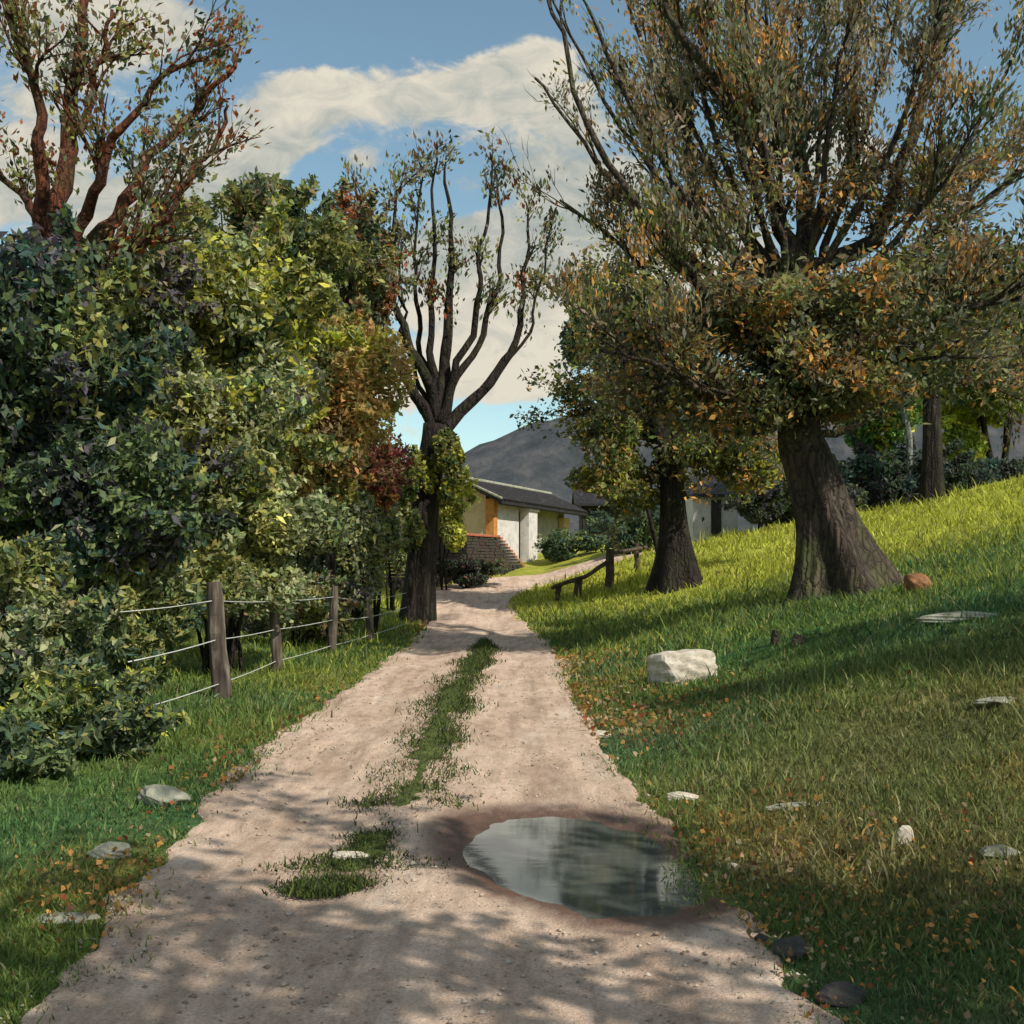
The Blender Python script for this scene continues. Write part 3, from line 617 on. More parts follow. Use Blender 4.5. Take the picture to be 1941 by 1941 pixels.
# ------------------------------------------------------------------ bushes and small trees of the left mass
def lb(name, label, cat, px, py, Y, rx, ry, n, size, pal, wts, seed, ryd=None, **kw):
    k = Y / FPX; c = at(px, py, Y); bush(name, label, cat, tuple(c), (rx * k, ryd or rx * k * .8, ry * k), n, size, pal, wts, seed, **kw)
lb('tree', 'dark bluish green tree filling the far left edge', 'tree', 30, 425, 14, 125, 172, 17000, .12, [DG, TL, VI, BK, GR, OL], [4, 1.4, 1.4, 1.4, 4, 3.4], 101, stems=4, sub=30, stem_r=.12)
lb('tree', 'bright olive tree with yellow-green top in the middle of the left hedge', 'tree', 222, 340, 20, 105, 118, 15000, .14, [OL, YG, SG, GR, DG, GG], [5, 3.2, 2.6, 2.2, .9, 1.6], 102, stems=4, sub=28, stem_r=.11)
lb('tree', 'dark green broken-topped tree behind the olive tree', 'tree', 272, 250, 27, 78, 56, 6500, .15, [OL, GR, DG, BR, GG], [4, 3, 3, 1.5, 1], 103, stems=3, sub=20, stem_r=.10)
lb('tree', 'thin leafy tree between olive tree and forked tree', 'tree', 356, 285, 30, 44, 82, 4600, .15, [OL, GG, DG, RB, BR], [3, 3, 3, 1.2, 2], 104, stems=5, sub=16, stem_r=.09)
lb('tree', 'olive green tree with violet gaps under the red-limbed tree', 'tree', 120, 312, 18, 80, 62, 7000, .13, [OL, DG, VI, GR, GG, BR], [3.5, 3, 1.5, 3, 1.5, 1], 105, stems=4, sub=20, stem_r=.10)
lb('shrub', 'orange autumn shrub on a thin trunk left of the forked tree', 'shrub', 330, 412, 24, 68, 98, 11500, .12, [(.46, .27, .10), (.44, .32, .12), OL, BR, GR, YG], [3.2, 4, 3.2, .7, .8, 1.3], 106, stems=3, sub=22, stem_r=.06)
lb('shrub', 'dark wine-red shrub between the orange shrub and the black trunk', 'shrub', 374, 480, 26.5, 32, 50, 2600, .10, [PU, (.30, .06, .05), BR, OL, OR], [3, 2, 2, 2.4, 1], 107, stems=4, sub=12, stretch=(2, 4))
lb('shrub', 'dense olive shrub below the bright olive tree', 'shrub', 205, 450, 17.5, 105, 72, 10500, .11, [OL, GR, DG, SG, VI, YG], [4.5, 3, 1.7, 2.6, .8, 1.2], 108, stems=5, sub=26)
lb('shrub', 'pale sage shrub with yellow tips behind the first fence post', 'shrub', 235, 540, 17.6, 95, 66, 10500, .095, [SG, OL, GR, PY, DG, (.17, .19, .10)], [5, 2.4, 2, .7, 1.3, 3], 109, stems=6, sub=26)
lb('shrub', 'olive shrub filling the gap under the orange shrub', 'shrub', 300, 498, 25.0, 62, 46, 5200, .11, [OL, SG, GR, DG, OR], [4, 2.4, 2, 1.4, .9], 126, stems=5, sub=18)
lb('shrub', 'olive shrub pressed against the left side of the black forked trunk', 'shrub', 392, 515, 33.5, 26, 62, 3600, .12, [OL, GR, SG, BR], [3, 2.4, 2.4, 1], 129, stems=5, sub=12)
lb('shrub', 'grey-green shrub behind the last fence posts', 'shrub', 345, 560, 25.5, 58, 58, 6500, .11, [SG, GG, GR, DG, OL], [4, 2, 2, 2, 2], 110, stems=5, sub=20)
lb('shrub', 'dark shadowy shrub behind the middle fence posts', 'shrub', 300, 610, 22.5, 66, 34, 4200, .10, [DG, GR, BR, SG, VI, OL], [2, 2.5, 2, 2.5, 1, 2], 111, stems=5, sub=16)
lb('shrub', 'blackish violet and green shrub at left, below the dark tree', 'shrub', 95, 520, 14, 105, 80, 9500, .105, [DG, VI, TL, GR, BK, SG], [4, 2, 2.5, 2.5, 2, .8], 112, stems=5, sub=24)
lb('shrub', 'dark green shrub with long yellow leaves where the wires end', 'shrub', 125, 632, 14.2, 62, 70, 5600, .085, [DG, GR, OL, PY, TL, SG], [2, 3, 3, 1.2, 1.4, 3], 113, stems=6, sub=20, stretch=(2, 4))
lb('shrub', 'broad dark green shrub on the left edge beside the verge', 'shrub', 15, 640, 10.5, 80, 90, 8200, .08, [DG, GR, OL, BK, SG, TL], [2.4, 3, 3, .8, 2.2, 2], 114, stems=6, sub=24)
lb('shrub', 'low bright-tipped shrub nearest the road on the left verge', 'shrub', 85, 722, 9.2, 72, 46, 5600, .06, [GR, OL, YG, DG, SG, PY], [3, 3, 2.2, 1.6, 2.6, .7], 115, stems=6, sub=20, stretch=(1.8, 3.4))
lb('shrub', 'small tangled shrub in the lower left corner of the hedge', 'shrub', 10, 755, 8.2, 60, 36, 3300, .055, [DG, GR, OL, TL], [3, 3, 2, 2], 116, stems=5, sub=14, stretch=(1.8, 3.4))
lb('shrub', 'yellow-green shrub against the ochre house wall', 'shrub', 444, 504, 40, 26, 40, 5000, .13, [YG, OL, GR, PY], [4, 2.6, 1.4, .8], 117, stems=3, sub=10)
lb('shrub', 'dark tangled creeper over the brick retaining wall', 'creeper', 468, 572, 40.5, 36, 13, 2200, .10, [DG, BK, (.16, .06, .04), VI, GR], [3, 3, 1.6, 1.6, 1.4], 128, stems=4, sub=14, ryd=.5)
lb('tree', 'teal green tree behind the middle tree', 'tree', 605, 345, 37, 42, 55, 3800, .17, [(.03, .085, .045), TL, GR, DG], [3, 3, 2, 2], 118, stems=1, sub=14, stem_r=.08, base=(5.2, 38.0))
lb('shrub', 'dark green shrub between the house and the timber shed', 'shrub', 574, 545, 50, 32, 13, 1900, .16, [DG, TL, GR], [3, 2, 2], 119, stems=3, sub=8)
lb('shrub', 'dark green shrub right of the timber shed', 'shrub', 640, 530, 46, 38, 30, 3600, .16, [DG, TL, GR, OL], [3, 2, 2, 1], 120, stems=3, sub=10)
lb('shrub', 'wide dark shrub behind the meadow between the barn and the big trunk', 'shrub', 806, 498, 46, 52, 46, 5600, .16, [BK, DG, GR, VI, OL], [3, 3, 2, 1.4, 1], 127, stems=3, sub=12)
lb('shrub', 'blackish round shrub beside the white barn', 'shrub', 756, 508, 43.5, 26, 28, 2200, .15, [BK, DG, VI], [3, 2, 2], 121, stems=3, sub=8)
lb('shrub', 'fresh green shrub behind the meadow, left of the pale trunk', 'shrub', 868, 405, 47, 50, 62, 7000, .2, [(.11, .24, .06), GR, TL, YG], [4, 3, 1.0, .8], 122, stems=3, sub=12)
lb('shrub', 'yellow-green shrub behind the meadow, right of the black trunk', 'shrub', 972, 408, 50, 52, 48, 6000, .22, [YG, (.30, .38, .06), GR], [4, 3, 1], 123, stems=3, sub=10)
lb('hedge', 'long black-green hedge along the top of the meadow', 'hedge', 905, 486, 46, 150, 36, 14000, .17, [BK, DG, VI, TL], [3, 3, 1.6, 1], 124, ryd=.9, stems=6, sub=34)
lb('tree', 'green tree at the right edge behind the hedge', 'tree', 1000, 340, 50, 90, 90, 11000, .2, [GR, OL, (.07, .12, .035), GG, OR], [3, 3, 2, 2, .5], 125, stems=3, sub=18, stem_r=.15)
# black-trunked and pale-trunked trees on the meadow crest
TY = 43.5
t = Tree(51); base = Vector((at(932, 0, TY).x, TY, 0)); base.z = hz(base.x, base.y)
flare(t.mb, t.r, base - Vector((0, 0, .3)), q(932, 400), .34, 8, 1.5)
ln, rd = t.limb([q(932, 402), q(934, 360), q(925, 320)], .34, .2, 8, 4); t.grow(ln, rd, 2, 9, 3.4, (40, 80), .1, .2)
t.finish(base, 'dark tree with straight black trunk on the meadow crest', 'bark_dark', t.leaves(6500, .45, .18, [DG, GR, GG, OL, VI], [3, 3, 2, 2, 1], (1.4, 2.4), .2, 1.))
TY = 45.5
t = Tree(52); base = Vector((at(908, 0, TY).x, TY, 0)); base.z = hz(base.x, base.y)
ln, rd = t.limb([base - Vector((0, 0, .2)), q(908, 440), q(902, 400), q(896, 360), q(888, 330)], .17, .07, 7, 4); t.grow(ln, rd, 2, 6, 1.8, (20, 50), .3, .45)
t.finish(base, 'slender pale-barked tree on the meadow crest left of the black trunk', 'bark_pale', t.leaves(1100, .3, .13, [SG, GG, GR], [3, 2, 2], (1.4, 2.4), .2, 1.))
# unseen tree added right of the viewer to throw shade over the near road
t = Tree(61); base = Vector((4.4, .9, 0)); base.z = hz(4.4, .9)
flare(t.mb, t.r, base - Vector((0, 0, .3)), base + Vector((0, 0, 2.2)), .3, 9, 1.7)
for k in range(7):
    a = k * .9; e = base + Vector((math.cos(a) * 2.0, math.sin(a) * 1.7, 5.4 + (k % 3) * .9))
    ln, rd = t.limb([base + Vector((0, 0, 2.1)), base.lerp(e, .55) + Vector((0, 0, .3)), e], .15, .03, 6, 4); t.grow(ln, rd, 2, 7, 1.2, (20, 55), .2)
t.finish(base, 'tree at the right of the track, added outside the view to shade the near road', 'bark_brown', t.leaves(4600, .22, .10, [OL, GR, BR, OR], [3, 3, 1, .6], (1.4, 2.4), .2, .8))

t = Tree(62); base = Vector((10.8, 7.4, 0)); base.z = hz(10.8, 7.4)  # second unseen tree, added for shade on the right-hand bank
flare(t.mb, t.r, base - Vector((0, 0, .3)), base + Vector((0, 0, 2.2)), .3, 9, 1.8)
for k in range(8):
    a = k * .8; e = base + Vector((math.cos(a) * 2.3, math.sin(a) * 2.0, 5.0 + (k % 3) * 1.0))
    ln, rd = t.limb([base + Vector((0, 0, 2.1)), base.lerp(e, .55) + Vector((0, 0, .3)), e], .15, .03, 6, 4); t.grow(ln, rd, 2, 8, 1.3, (20, 55), .2)
t.finish(base, 'broad tree higher on the bank, added outside the view to shade the right-hand grass', 'bark_brown', t.leaves(12000, .26, .11, [OL, GR, BR, OR], [3, 3, 1, .6], (1.4, 2.4), .2, .8))

# ------------------------------------------------------------------ house
O_ = Vector((-.82, 48.3, 0)); E_ = Vector((3.35, 58.5, 0)); ax = (E_ - O_).normalized(); nv = Vector((ax.y, -ax.x, 0)); LEN = (E_ - O_).length
zb = 1.5; ze = 4.75
def hp(a, o, z): return O_ + ax * a + nv * o + Vector((0, 0, z))      # along the long wall, outward, height
up = (0, 0, 1)
house = thing('house', tuple(hp(0, 0, zb)), 'small white and ochre house with black tiled roof at end of road', 'house')
def hbox(mb, a0, a1, o0, o1, z0, z1): mb.box(hp((a0+a1)/2, (o0+o1)/2, (z0+z1)/2), (a1-a0, o1-o0, z1-z0), ax, nv, up)
w = MB(); hbox(w, .35, 3.0, -.3, 0, zb, ze); child(w.build('front_wall', M['plaster'], None), house)
w = MB(); hbox(w, 4.7, LEN, -.9, -.6, zb, ze - .05); child(w.build('rear_wall', M['plaster_shaded'], None), house)
w = MB(); hbox(w, 3.0, 4.7, -1.6, -1.3, zb, ze); child(w.build('porch_back_wall', M['timber'], None), house)
# gable end wall (ochre) with its peak
w = MB(); g = [(-.36, zb), (-3.3, zb), (-3.3, 4.85), (-1.5, 5.45), (-.36, ze + .12)]
vs = [hp(0, o, z) for o, z in g] + [hp(.3, o, z) for o, z in g]
w.add(vs, [(0,1,2,3,4), (9,8,7,6,5)] + [(i, i+5, (i+1)%5+5, (i+1)%5) for i in range(5)]); child(w.build('gable_wall', M['ochre'], None), house)
w = MB(); hbox(w, -.06, .35, -.36, .06, zb, ze); child(w.build('corner_pier', M['orange'], None, bevel=.02), house)
w = MB(); hbox(w, 3.25, 4.35, -.05, .42, zb - .2, 4.35); hbox(w, 3.17, 4.43, -.1, .5, 4.35, 4.62); child(w.build('porch_pillar', M['plaster'], None, bevel=.02), house)
w = MB(); hbox(w, LEN - .9, LEN + .02, -.58, -.3, zb, ze - .4); child(w.build('end_buttress', M['ochre'], None), house)
# roof: two slopes of real thickness with rows of ridged tiles and a pale verge line
rf = MB()
def slope(o0, z0, o1, z1, a0, a1, th=.14):
    d = Vector((0, 0, th)); P0, P1, P2, P3 = hp(a0, o0, z0), hp(a1, o0, z0), hp(a1, o1, z1), hp(a0, o1, z1)
    rf.add([P0, P1, P2, P3, P0 - d, P1 - d, P2 - d, P3 - d], [(0,1,2,3), (7,6,5,4), (0,4,5,1), (1,5,6,2), (2,6,7,3), (3,7,4,0)])
slope(.62, 4.62, -1.5, 5.62, -.5, LEN + .3); slope(-3.7, 4.75, -1.505, 5.62, -.5, LEN + .3)
na = int((LEN + .8) / .28)
for i in range(na):
    a = -.45 + i * .28; rf.tube([hp(a, .66, 4.66), hp(a, -1.5, 5.67)], [.07, .07], 6)
for i in range(0, na): rf.tube([hp(-.45 + i * .28, -3.7, 4.79), hp(-.45 + i * .28, -1.5, 5.67)], [.07, .07], 5)
roof = child(rf.build('roof', M['roof'], None), house)
w = MB(); w.tube([hp(-.55, -1.5, 5.70), hp(LEN + .32, -1.5, 5.70)], [.11, .11], 8); w.tube([hp(-.52, .64, 4.7), hp(-.52, -1.5, 5.68)], [.06, .06], 6); o = w.build('ridge', M['stone_grey'], roof)
w = MB(); hbox(w, -.4, LEN + .5, .40, .55, 4.46, 4.56); child(w.build('eave_board', M['timber'], None), house)
w = MB(); hbox(w, 6.2, 7.0, -.6, -.57, 3.2, 4.1); child(w.build('window', M['window'], None), house)
# brick retaining wall on the near side of the house
p0 = hit(432, 586, 30, 60); p1 = hit(524, 566, 30, 60)
rw = thing('retaining_wall', tuple((p0 + p1) / 2), 'dark brick wall with red coping below the ochre house wall', 'wall')
d = Vector((p1.x - p0.x, p1.y - p0.y, 0)); dl = d.length; d.normalize(); nn_ = Vector((d.y, -d.x, 0)); w = MB(); cp = MB(); rr = random.Random(5)
a0 = p0 - d * 3
tot_l = dl + 3; BWD = .26; nb = int(tot_l / BWD)
for i in range(nb):
    for j in range(18):
        c = a0 + d * ((i + .5 * (j % 2)) * BWD + .12); zt = .8 + j * .125
        top = 2.95 if i / nb < .72 else 2.95 - (i / nb - .72) / .28 * 1.6
        if zt + .06 > top + .05: continue
        w.box((c.x, c.y, zt), (.245, .5 + rr.uniform(-.05, .05), .112), d, nn_)
for i in range(nb):
    c = a0 + d * (i * BWD + .12); top = 2.95 if i / nb < .72 else 2.95 - (i / nb - .72) / .28 * 1.6
    cp.box((c.x, c.y, top + .06), (.255, .6, .10), d, nn_)
m, N, L = mat_new('old_brick'); v = objvec(N); n = noise_node(N, L, v, 1.6, 7, .75, .6); 
M['oldbrick'] = finish(m, N, L, ramp(N, L, n, [(.3, (.018, .022, .022)), (.46, (.055, .036, .032)), (.58, (.032, .04, .03)), (.74, (.17, .085, .05))]), .9, n, .03, .8)
child(w.build('wall', M['oldbrick'], None), rw); child(cp.build('coping', M['terracotta'], None, bevel=.015), rw)
# timber shed right of the house
SY = 60.; c0 = at(583, 0, SY); sh = thing('shed', (c0.x + 1.1, SY, 2.4), 'dark timber shed with a teal window right of the house', 'shed')
w = MB(); w.box((c0.x + 1.2, SY + 1, 3.9), (2.6, 2, 3.0))
for i in range(13): w.box((c0.x + i * .2, SY - .02, 3.9), (.03, .05, 3.0))
child(w.build('wall', M['timber'], None), sh)
w = MB(); x0, x1 = c0.x - .5, c0.x + 2.9
vs = [(x0, SY - .5, 5.2), (x1, SY - .5, 5.2), (x1, SY + 1, 6.2), (x0, SY + 1, 6.2), (x0, SY + 2.5, 5.2), (x1, SY + 2.5, 5.2)]
vs += [(a, b_, c_ - .12) for a, b_, c_ in vs]; w.add(vs, [(0,1,2,3), (3,2,5,4), (9,8,7,6), (10,11,8,9), (0,6,7,1), (4,5,11,10), (0,3,9,6), (3,4,10,9), (1,7,8,2), (2,8,11,5)])
child(w.build('roof', M['roof'], None), sh)
w = MB(); w.box((c0.x + .75, SY - .06, 4.2), (.7, .05, 1.0)); child(w.build('window', M['window'], None), sh)
# white barn behind the meadow crest
BY = 50.; c0 = at(693, 0, BY); c1 = at(738, 0, BY); zb2 = hz(9.3, BY) - .2; zt2 = at(0, 497, BY).z
bn = thing('barn', ((c0.x + c1.x) / 2, BY, zb2), 'small white barn glimpsed between the two right-hand trunks', 'barn')
w = MB(); w.box(((c0.x + c1.x) / 2, BY + 1.5, (zb2 + zt2) / 2), (c1.x - c0.x, 3, zt2 - zb2)); child(w.build('wall', M['plaster'], None), bn)
w = MB(); xm0, xm1 = c0.x - .3, c1.x + .3; vs = [(xm0, BY - .4, zt2 - .02), (xm1, BY - .4, zt2 - .02), (xm1, BY + 1.5, zt2 + .9), (xm0, BY + 1.5, zt2 + .9), (xm0, BY + 3.4, zt2 - .02), (xm1, BY + 3.4, zt2 - .02)]
vs += [(a, b_, c_ + .12) for a, b_, c_ in vs]; w.add(vs, [(3,2,1,0), (4,5,2,3), (6,7,8,9), (9,8,11,10), (0,1,7,6), (5,4,10,11), (0,6,9,3), (3,9,10,4), (1,2,8,7), (2,5,11,8)])
child(w.build('roof', M['roof'], None), bn)
w = MB(); w.box((at(716, 0, BY).x, BY - .04, (zb2 + zt2) / 2), (.45, .06, zt2 - zb2 - .3)); child(w.build('door', M['timber'], None), bn)

# ------------------------------------------------------------------ wire fence on the left
posts = [(222, 697, 582, .115, 9), (277, 671, 588, .085, 3), (331, 654, 586, .080, -4), (370, 641, 593, .085, 2)]
b0 = hit(222, 697, 5, 40)
wf = thing('wire_fence', tuple(b0), 'weathered wooden post and wire fence along the left verge', 'fence')
tops = []; rr = random.Random(8)
for i, (px, yb, yt, rad, lean) in enumerate(posts):
    bse = hit(px, yb, 5, 40); top = at(px - lean * .9, yt, bse.y); mb = MB(); pts = []; rads = []
    for k in range(9):
        tt = k / 8; pts.append(Vector((bse.x, bse.y, bse.z - .25)).lerp(top, tt) + Vector((rr.uniform(-.012, .012), rr.uniform(-.012, .012), 0))); rads.append(rad * (1.12 - .2 * tt + rr.uniform(-.04, .04)) * (.85 if k == 8 else 1))
    mb.tube(pts, rads, 9, .12, rr); o = mb.build('post', M['post'], None, False, .01); child(o, wf)
    tops.append((bse, top))
zf = [(.80, .0), (.47, 0), (.13, 0)]
def post_pt(i, f): b_, t_ = tops[i]; return b_.lerp(t_, f) + Vector((0, -.08, 0))
e0 = at(120, 612, 12.2); e1 = at(128, 662, 11.2); e2 = at(118, 715, 10.4)
for k, (f, end) in enumerate(((.84, e0), (.50, e1), (.12, e2))):
    path = [end] + [post_pt(i, f) for i in range(4)] + [post_pt(3, f) + Vector((.5, 3.5, .1))]; pts = []
    for i in range(len(path) - 1):
        for t_ in (0, .25, .5, .75):
            p = path[i].lerp(path[i+1], t_); p.z -= .015 * math.sin(math.pi * t_); pts.append(p)
    pts.append(path[-1]); mb = MB(); mb.tube(pts, [.007 if k else .006] * len(pts), 5); child(mb.build('wire', M['wire'], None, True), wf)
mb = MB(); mb.tube([post_pt(0, .04), at(170, 725, 11.6), at(135, 742, 10.9)], [.008] * 3, 5); child(mb.build('wire', M['wire'], None, True), wf)

# ------------------------------------------------------------------ wooden rail fence at the bend, right
rp = [(556, 601, 585, .10), (576, 599, 577, .13), (608, 590, 549, .15), (637, 571, 543, .10)]
wfb = hit(556, 601, 20, 60)
rf_ = thing('rail_fence', tuple(wfb), 'broken wooden post and rail fence right of the road bend', 'fence'); tp = []
for px, yb, yt, rad in rp:
    bse = hit(px, yb, 20, 60); top = at(px + (3 if px < 620 else 0), yt, bse.y); mb = MB()
    pts = [Vector((bse.x, bse.y, bse.z - .3)).lerp(top, k / 6) + Vector((rr.uniform(-.03, .03), 0, 0)) for k in range(7)]
    mb.tube(pts, [rad * (1.1 - .03 * k) for k in range(7)], 8, .14, rr); child(mb.build('post', M['rail'], None, False, .01), rf_); tp.append((bse, top))
def rail(a_, b_, r_=.07):
    mb = MB(); mb.tube([a_.lerp(b_, k / 5) + Vector((0, -.12, rr.uniform(-.03, .03))) for k in range(6)], [r_] * 6, 6, .12, rr); child(mb.build('rail', M['rail'], None, False), rf_)
rail(at(552, 588, tp[0][1].y), tp[1][1] - Vector((0, 0, .05))); rail(tp[1][1] - Vector((0, 0, .08)), tp[2][0].lerp(tp[2][1], .72)); rail(tp[2][0].lerp(tp[2][1], .9), tp[3][1] - Vector((-.3, 0, .15)))

# ------------------------------------------------------------------ stones
def rock(name, label, px, py, size, mat, seed, squash=.5, y0=2.5, rz=0, blocky=0., group=None, cat='stone', sink=.25):
    p = hit(px, py, y0); p.z = max(p.z, road_z(p.x, p.y) if road_dist(p.x, p.y)[0] < 0 else p.z); g = np.random.default_rng(seed)
    import bmesh
    bm = bmesh.new(); bmesh.ops.create_icosphere(bm, subdivisions=4, radius=1)
    ph = g.uniform(0, 6.28, 9); k = g.uniform(1.2, 2.4, 9)
    planes = [(Vector(g.normal(size=3)).normalized(), g.uniform(.62, .85)) for _ in range(9)]
    for v_ in bm.verts:
        c = v_.co.copy()
        if blocky:
            mxx = max(abs(c.x), abs(c.y), abs(c.z)); c = c.lerp(c / mxx * .8, blocky)
        for n_, d_ in planes:
            e = c.dot(n_) - d_
            if e > 0: c -= n_ * e * .85
        nf = 1 + .05 * math.sin(c.x * 5 + ph[0]) * math.cos(c.y * 5 + ph[1]) + .025 * math.sin(c.z * 13 + c.x * 9 + ph[2])
        v_.co = Vector((c.x * size[0], c.y * size[1], c.z * size[2])) * nf
    me = bpy.data.meshes.new(name); bm.to_mesh(me); bm.free()
    o = link_mesh(name, me, M[mat]); o.location = (p.x, p.y, p.z + size[2] * (.8 - sink * 1.2)); o.rotation_euler = (g.uniform(-.1, .1), g.uniform(-.1, .1), rz)
    return tag(o, label, cat, group)
rock('stone_block', 'large pale limestone block lying in the grass right of the road', 682, 682, (.50, .34, .30), 'stone_pale', 1, rz=.25, blocky=.75, cat='stone block')
rock('stone', 'grey mossy stone on the left road edge below the shrubs', 163, 806, (.19, .13, .09), 'stone_grey', 2)
rock('stone', 'pale rough stone on the left verge near the road edge', 112, 858, (.13, .09, .055), 'stone_grey', 3)
rock('stone', 'flat cream stone in the lower left grass', 66, 920, (.15, .07, .03), 'stone_grey', 4, sink=.5)
rock('stone', 'round rusty brown stone right of the big trunk', 917, 592, (.24, .2, .2), 'stone_rust', 5, y0=12)
rock('stone', 'long flat pale stone on the bank below the big tree', 965, 618, (.55, .3, .08), 'stone_grey', 6, sink=.7, y0=10)
rock('stone', 'pale stone slab at the right edge of the bank', 1000, 703, (.32, .14, .05), 'stone_grey', 7, sink=.6, y0=6, rz=.5)
rock('stone', 'low white stone by the right road edge above the puddle', 680, 800, (.13, .06, .035), 'stone_pale', 8)
rock('stone', 'long pale stone half sunk in grass at right', 800, 808, (.25, .06, .025), 'stone_grey', 9, sink=.5)
rock('stone', 'small upright pale stone in the low right grass', 905, 846, (.05, .04, .07), 'stone_pale', 10)
rock('stone', 'white rough stone at the right edge of the low grass', 1002, 856, (.12, .06, .04), 'stone_grey', 11, sink=.4)
rock('stone', 'black rock on the right road edge near the bottom', 792, 958, (.085, .07, .055), 'stone_dark', 12)
rock('stone', 'small black stone just above the black rock', 762, 944, (.035, .03, .02), 'stone_dark', 13)
rock('stone', 'dark broken rock in the grass at the bottom right of the road', 838, 1002, (.10, .07, .05), 'stone_dark', 14)
rock('stone', 'tiny white stone at the right road edge beside the puddle', 733, 868, (.035, .025, .018), 'stone_pale', 15)
rock('stone', 'long pale stone in the grass strip beside the puddle', 352, 862, (.13, .05, .03), 'stone_pale', 16)
rock('stone', 'small pink stone on the right verge halfway down', 600, 738, (.11, .08, .045), 'stone_pale', 17)
# two short rusty stumps on the bank
for (px, py, h_, r_, lab) in ((775, 645, .20, .06, 'thin reddish stump on the bank below the big tree'), (798, 645, .13, .09, 'short broad brown stump beside the thin reddish one')):
    p = hit(px, py, 8); mb = MB(); mb.tube([(0, 0, -.1), (0, 0, h_ * .5), (.02, 0, h_)], [r_ * 1.3, r_, r_ * .85], 9, .14, rr); o = mb.build('tree_stump', M['bark_brown'], None, False, .01); o.location = p; tag(o, lab, 'stump')

# ------------------------------------------------------------------ grass blades and fallen leaves
rng = np.random.default_rng(77)
def blades(name, X, Y, Z, hgt, wid, C, lean=.5):
    n = len(X); P = np.stack([X, Y, Z], 1); a = rng.uniform(0, 6.283, n); s = np.stack([np.cos(a), np.sin(a), np.zeros(n)], 1) * wid[:, None] * .5
    b_ = rng.uniform(0, 6.283, n); l = np.stack([np.cos(b_), np.sin(b_), np.zeros(n)], 1) * (hgt * rng.uniform(.1, lean, n))[:, None]; up_ = np.zeros((n, 3)); up_[:, 2] = hgt
    V = np.stack([P - s, P + s, P + s * .6 + l * .45 + up_ * .6, P - s * .6 + l * .45 + up_ * .6, P + l + up_ * .95], 1)
    F4 = (np.arange(n) * 5)[:, None] + np.array([0, 1, 2, 3]); F3 = (np.arange(n) * 5)[:, None] + np.array([3, 2, 4, 4])
    me = bpy.data.meshes.new(name); V = V.reshape(-1, 3).astype(np.float32)
    me.vertices.add(len(V)); me.vertices.foreach_set('co', V.ravel())
    li = np.concatenate([F4.ravel(), F3[:, :3].ravel()]).astype(np.int32); me.loops.add(len(li)); me.loops.foreach_set('vertex_index', li)
    me.polygons.add(2 * n); me.polygons.foreach_set('loop_start', np.concatenate([np.arange(n) * 4, 4 * n + np.arange(n) * 3]).astype(np.int32))
    me.polygons.foreach_set('loop_total', np.concatenate([np.full(n, 4), np.full(n, 3)]).astype(np.int32)); me.update(calc_edges=True)
    at_ = me.color_attributes.new('col', 'FLOAT_COLOR', 'POINT'); c = np.ones((len(V), 4), np.float32); c[:, :3] = np.repeat(C, 5, axis=0); at_.data.foreach_set('color', c.ravel())
    return link_mesh(name, me, M['leaf'])
n = 430000
Y = np.exp(rng.uniform(np.log(3.4), np.log(44), n)); X = rng.uniform(-.50, .52, n) * (Y + .6)
tuf = rng.uniform(size=n) < .75; k = rng.integers(0, n, n); jx = rng.normal(size=n) * .04 * np.sqrt(Y / 5); jy = rng.normal(size=n) * .04 * np.sqrt(Y / 5)
kk = k - (k % 9); X = np.where(tuf, X[kk] + jx, X); Y = np.where(tuf, Y[kk] + jy, Y)
rd_ = road_dist(X, Y); s_at = np.interp(Y, np.linspace(0, 50, 400), np.linspace(0, 50, 400))
keep = (rd_ > -.02 - np.abs(rng.normal(size=n)) * .13 * (wob(X, Y, 2.3, 6) > -.2))
keep &= ~((X < -2.6) & (rng.uniform(size=n) < .35))
X, Y, rd_ = X[keep], Y[keep], rd_[keep]; n = len(X); Z = H(X, Y) - .01
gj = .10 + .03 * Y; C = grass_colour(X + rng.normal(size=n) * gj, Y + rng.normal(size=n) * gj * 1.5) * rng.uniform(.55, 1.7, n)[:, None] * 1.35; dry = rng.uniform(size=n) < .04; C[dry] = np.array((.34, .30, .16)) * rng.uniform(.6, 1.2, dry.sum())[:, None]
hg = (.03 + .0040 * Y) * rng.gamma(3, .33, n) * np.clip(.62 + rd_ * .5, .35, 1.0) * (.85 + .45 * wob(X, Y, .9, 3)); hg = np.maximum(hg, .016); wd = .005 + .0010 * Y
o = blades('grass', X, Y, Z, hg, wd * rng.uniform(.7, 1.5, n), np.clip(C, .004, .9), 1.1); tag(o, 'green and ochre grass covering the verges and the bank', 'grass', kind='stuff')
# strip blades
n = 60000; i = rng.integers(0, len(SP_), n); pt = gap_(i) ** .8; i = i[rng.uniform(size=n) < np.clip(pt, .05, 1)]; n = len(i); u = rng.normal(size=n) * .55; X = SP_[i, 0] + u * SW_[i] * 1.15 * (1 + .3 * np.sin(i * .21)); Y = SP_[i, 1] + rng.normal(size=n) * .03
Z = H(X, Y) + .015; C = np.array((.085, .115, .028)) * rng.uniform(.5, 1.7, n)[:, None]; dk = rng.uniform(size=n) < .3; C[dk] = np.array((.03, .04, .02))
o = blades('grass', X, Y, Z, (.014 + .0015 * Y) * rng.gamma(3, .33, n), .006 + .0008 * Y + 0 * X, C, 1.2); tag(o, 'low grass growing between the two wheel tracks', 'grass', kind='stuff')
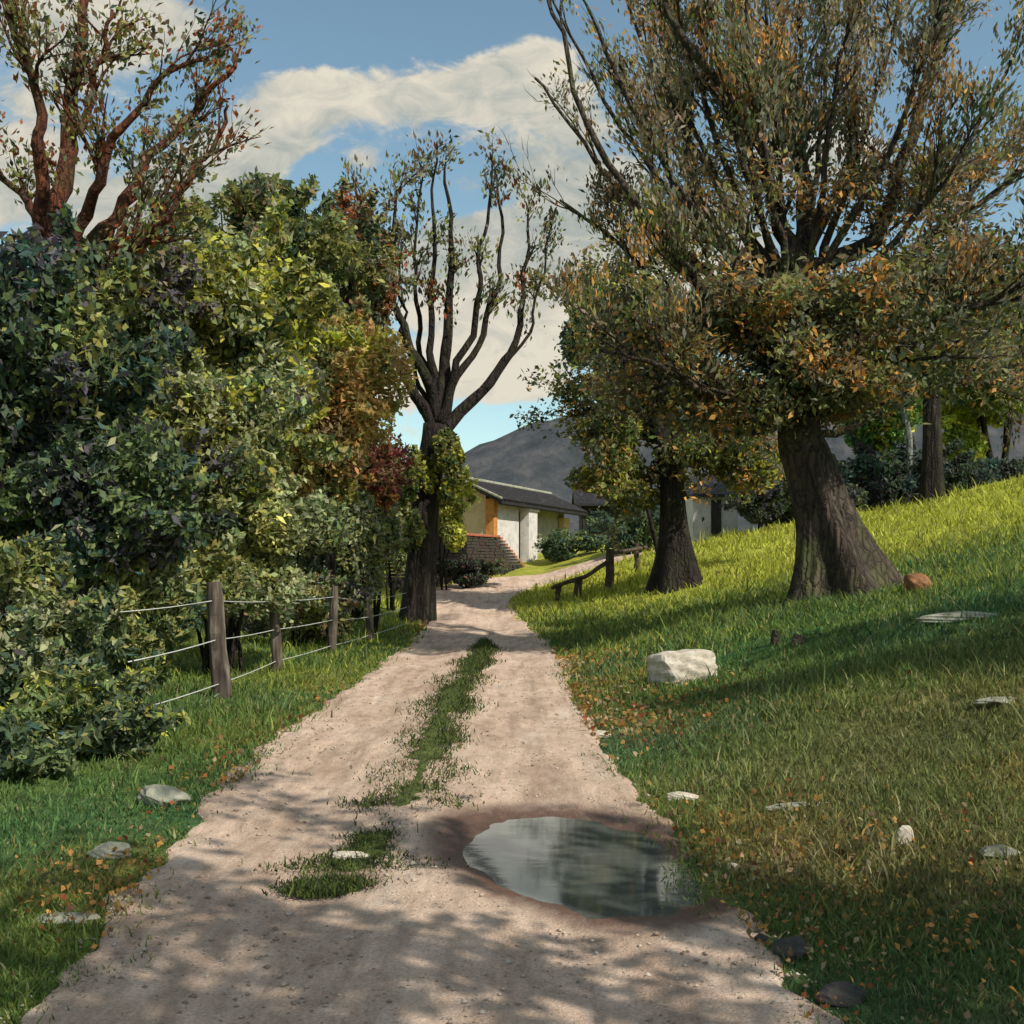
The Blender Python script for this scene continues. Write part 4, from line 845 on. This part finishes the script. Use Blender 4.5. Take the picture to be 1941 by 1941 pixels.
# fallen leaves on the verges
n = 3600; cy_ = np.exp(rng.normal(np.log(9.5), .5, 46)); kc_ = rng.choice(46, n, p=(lambda w: w / w.sum())(rng.gamma(.6, 1, 46))); Y = np.maximum(cy_[kc_] * np.exp(rng.normal(size=n) * .07), 3.6); side = np.where(kc_ % 4 > 0, True, False); ce = np.interp(Y, CEN[:9, 1], CEN[:9, 0]); ww = np.interp(Y, CEN[:9, 1], HWs[:9])
X = np.where(side, ce + ww + np.abs(rng.normal(size=n)) * .9 - .12, ce - ww - np.abs(rng.normal(size=n)) * .35 + .1); Z = H(X, Y) + .035 + rng.uniform(0, .03, n)
P = np.stack([X, Y, Z], 1)
o = link_mesh('fallen_leaves', leaves_mesh('fallen_leaves', P, .010 + .0026 * Y, [OR, RB, BR, (.42, .33, .19), (.28, .17, .05)], [2, 1, 3, 1.2, 4], rng, (1.1, 1.8), cell=.3), M['leaf']); tag(o, 'orange and brown fallen leaves scattered along the road edges', 'leaves', kind='stuff')
# gravel on the road
n = 7000; Y = np.exp(rng.uniform(np.log(3.6), np.log(20), n)); ce = np.interp(Y, CEN[:9, 1], CEN[:9, 0]); u = rng.uniform(-1, 1, n); X = ce + u * 1.5; ok = pool(X, Y) > 1.5; X, Y, u = X[ok], Y[ok], u[ok]; n = len(X); u_ = u
Z = H(X, Y) + track_dip(u_) + .017; sz = rng.gamma(1.6, .0026, n) + .002
T_ = np.array([(1, 0, 0), (-.5, .87, 0), (-.5, -.87, 0), (0, 0, .8), (0, 0, -.5)]); a = rng.uniform(0, 6.28, n); ca, sa = np.cos(a), np.sin(a)
V = np.stack([np.stack([X + (ca * t_[0] - sa * t_[1]) * sz * 1.4, Y + (sa * t_[0] + ca * t_[1]) * sz, Z + t_[2] * sz], 1) for t_ in T_], 1).reshape(-1, 3)
F = ((np.arange(n) * 5)[:, None, None] + np.array([(0, 1, 3), (1, 2, 3), (2, 0, 3), (1, 0, 4), (2, 1, 4), (0, 2, 4)])).reshape(-1, 3)
C = np.array([(.42, .34, .27), (.46, .40, .34), (.25, .19, .15), (.36, .28, .22)])[rng.integers(0, 4, n)]
m, N, L = mat_new('gravel'); a_ = N.new('ShaderNodeAttribute'); a_.attribute_name = 'col'; M['gravel'] = finish(m, N, L, a_.outputs['Color'], .9)
o = link_mesh('gravel', np_mesh('gravel', V, F, np.repeat(C, 5, axis=0)), M['gravel']); tag(o, 'loose gravel scattered over the dirt road', 'gravel', kind='stuff')
print('faces', sum(len(o.data.polygons) for o in bpy.data.objects if o.type == 'MESH'))
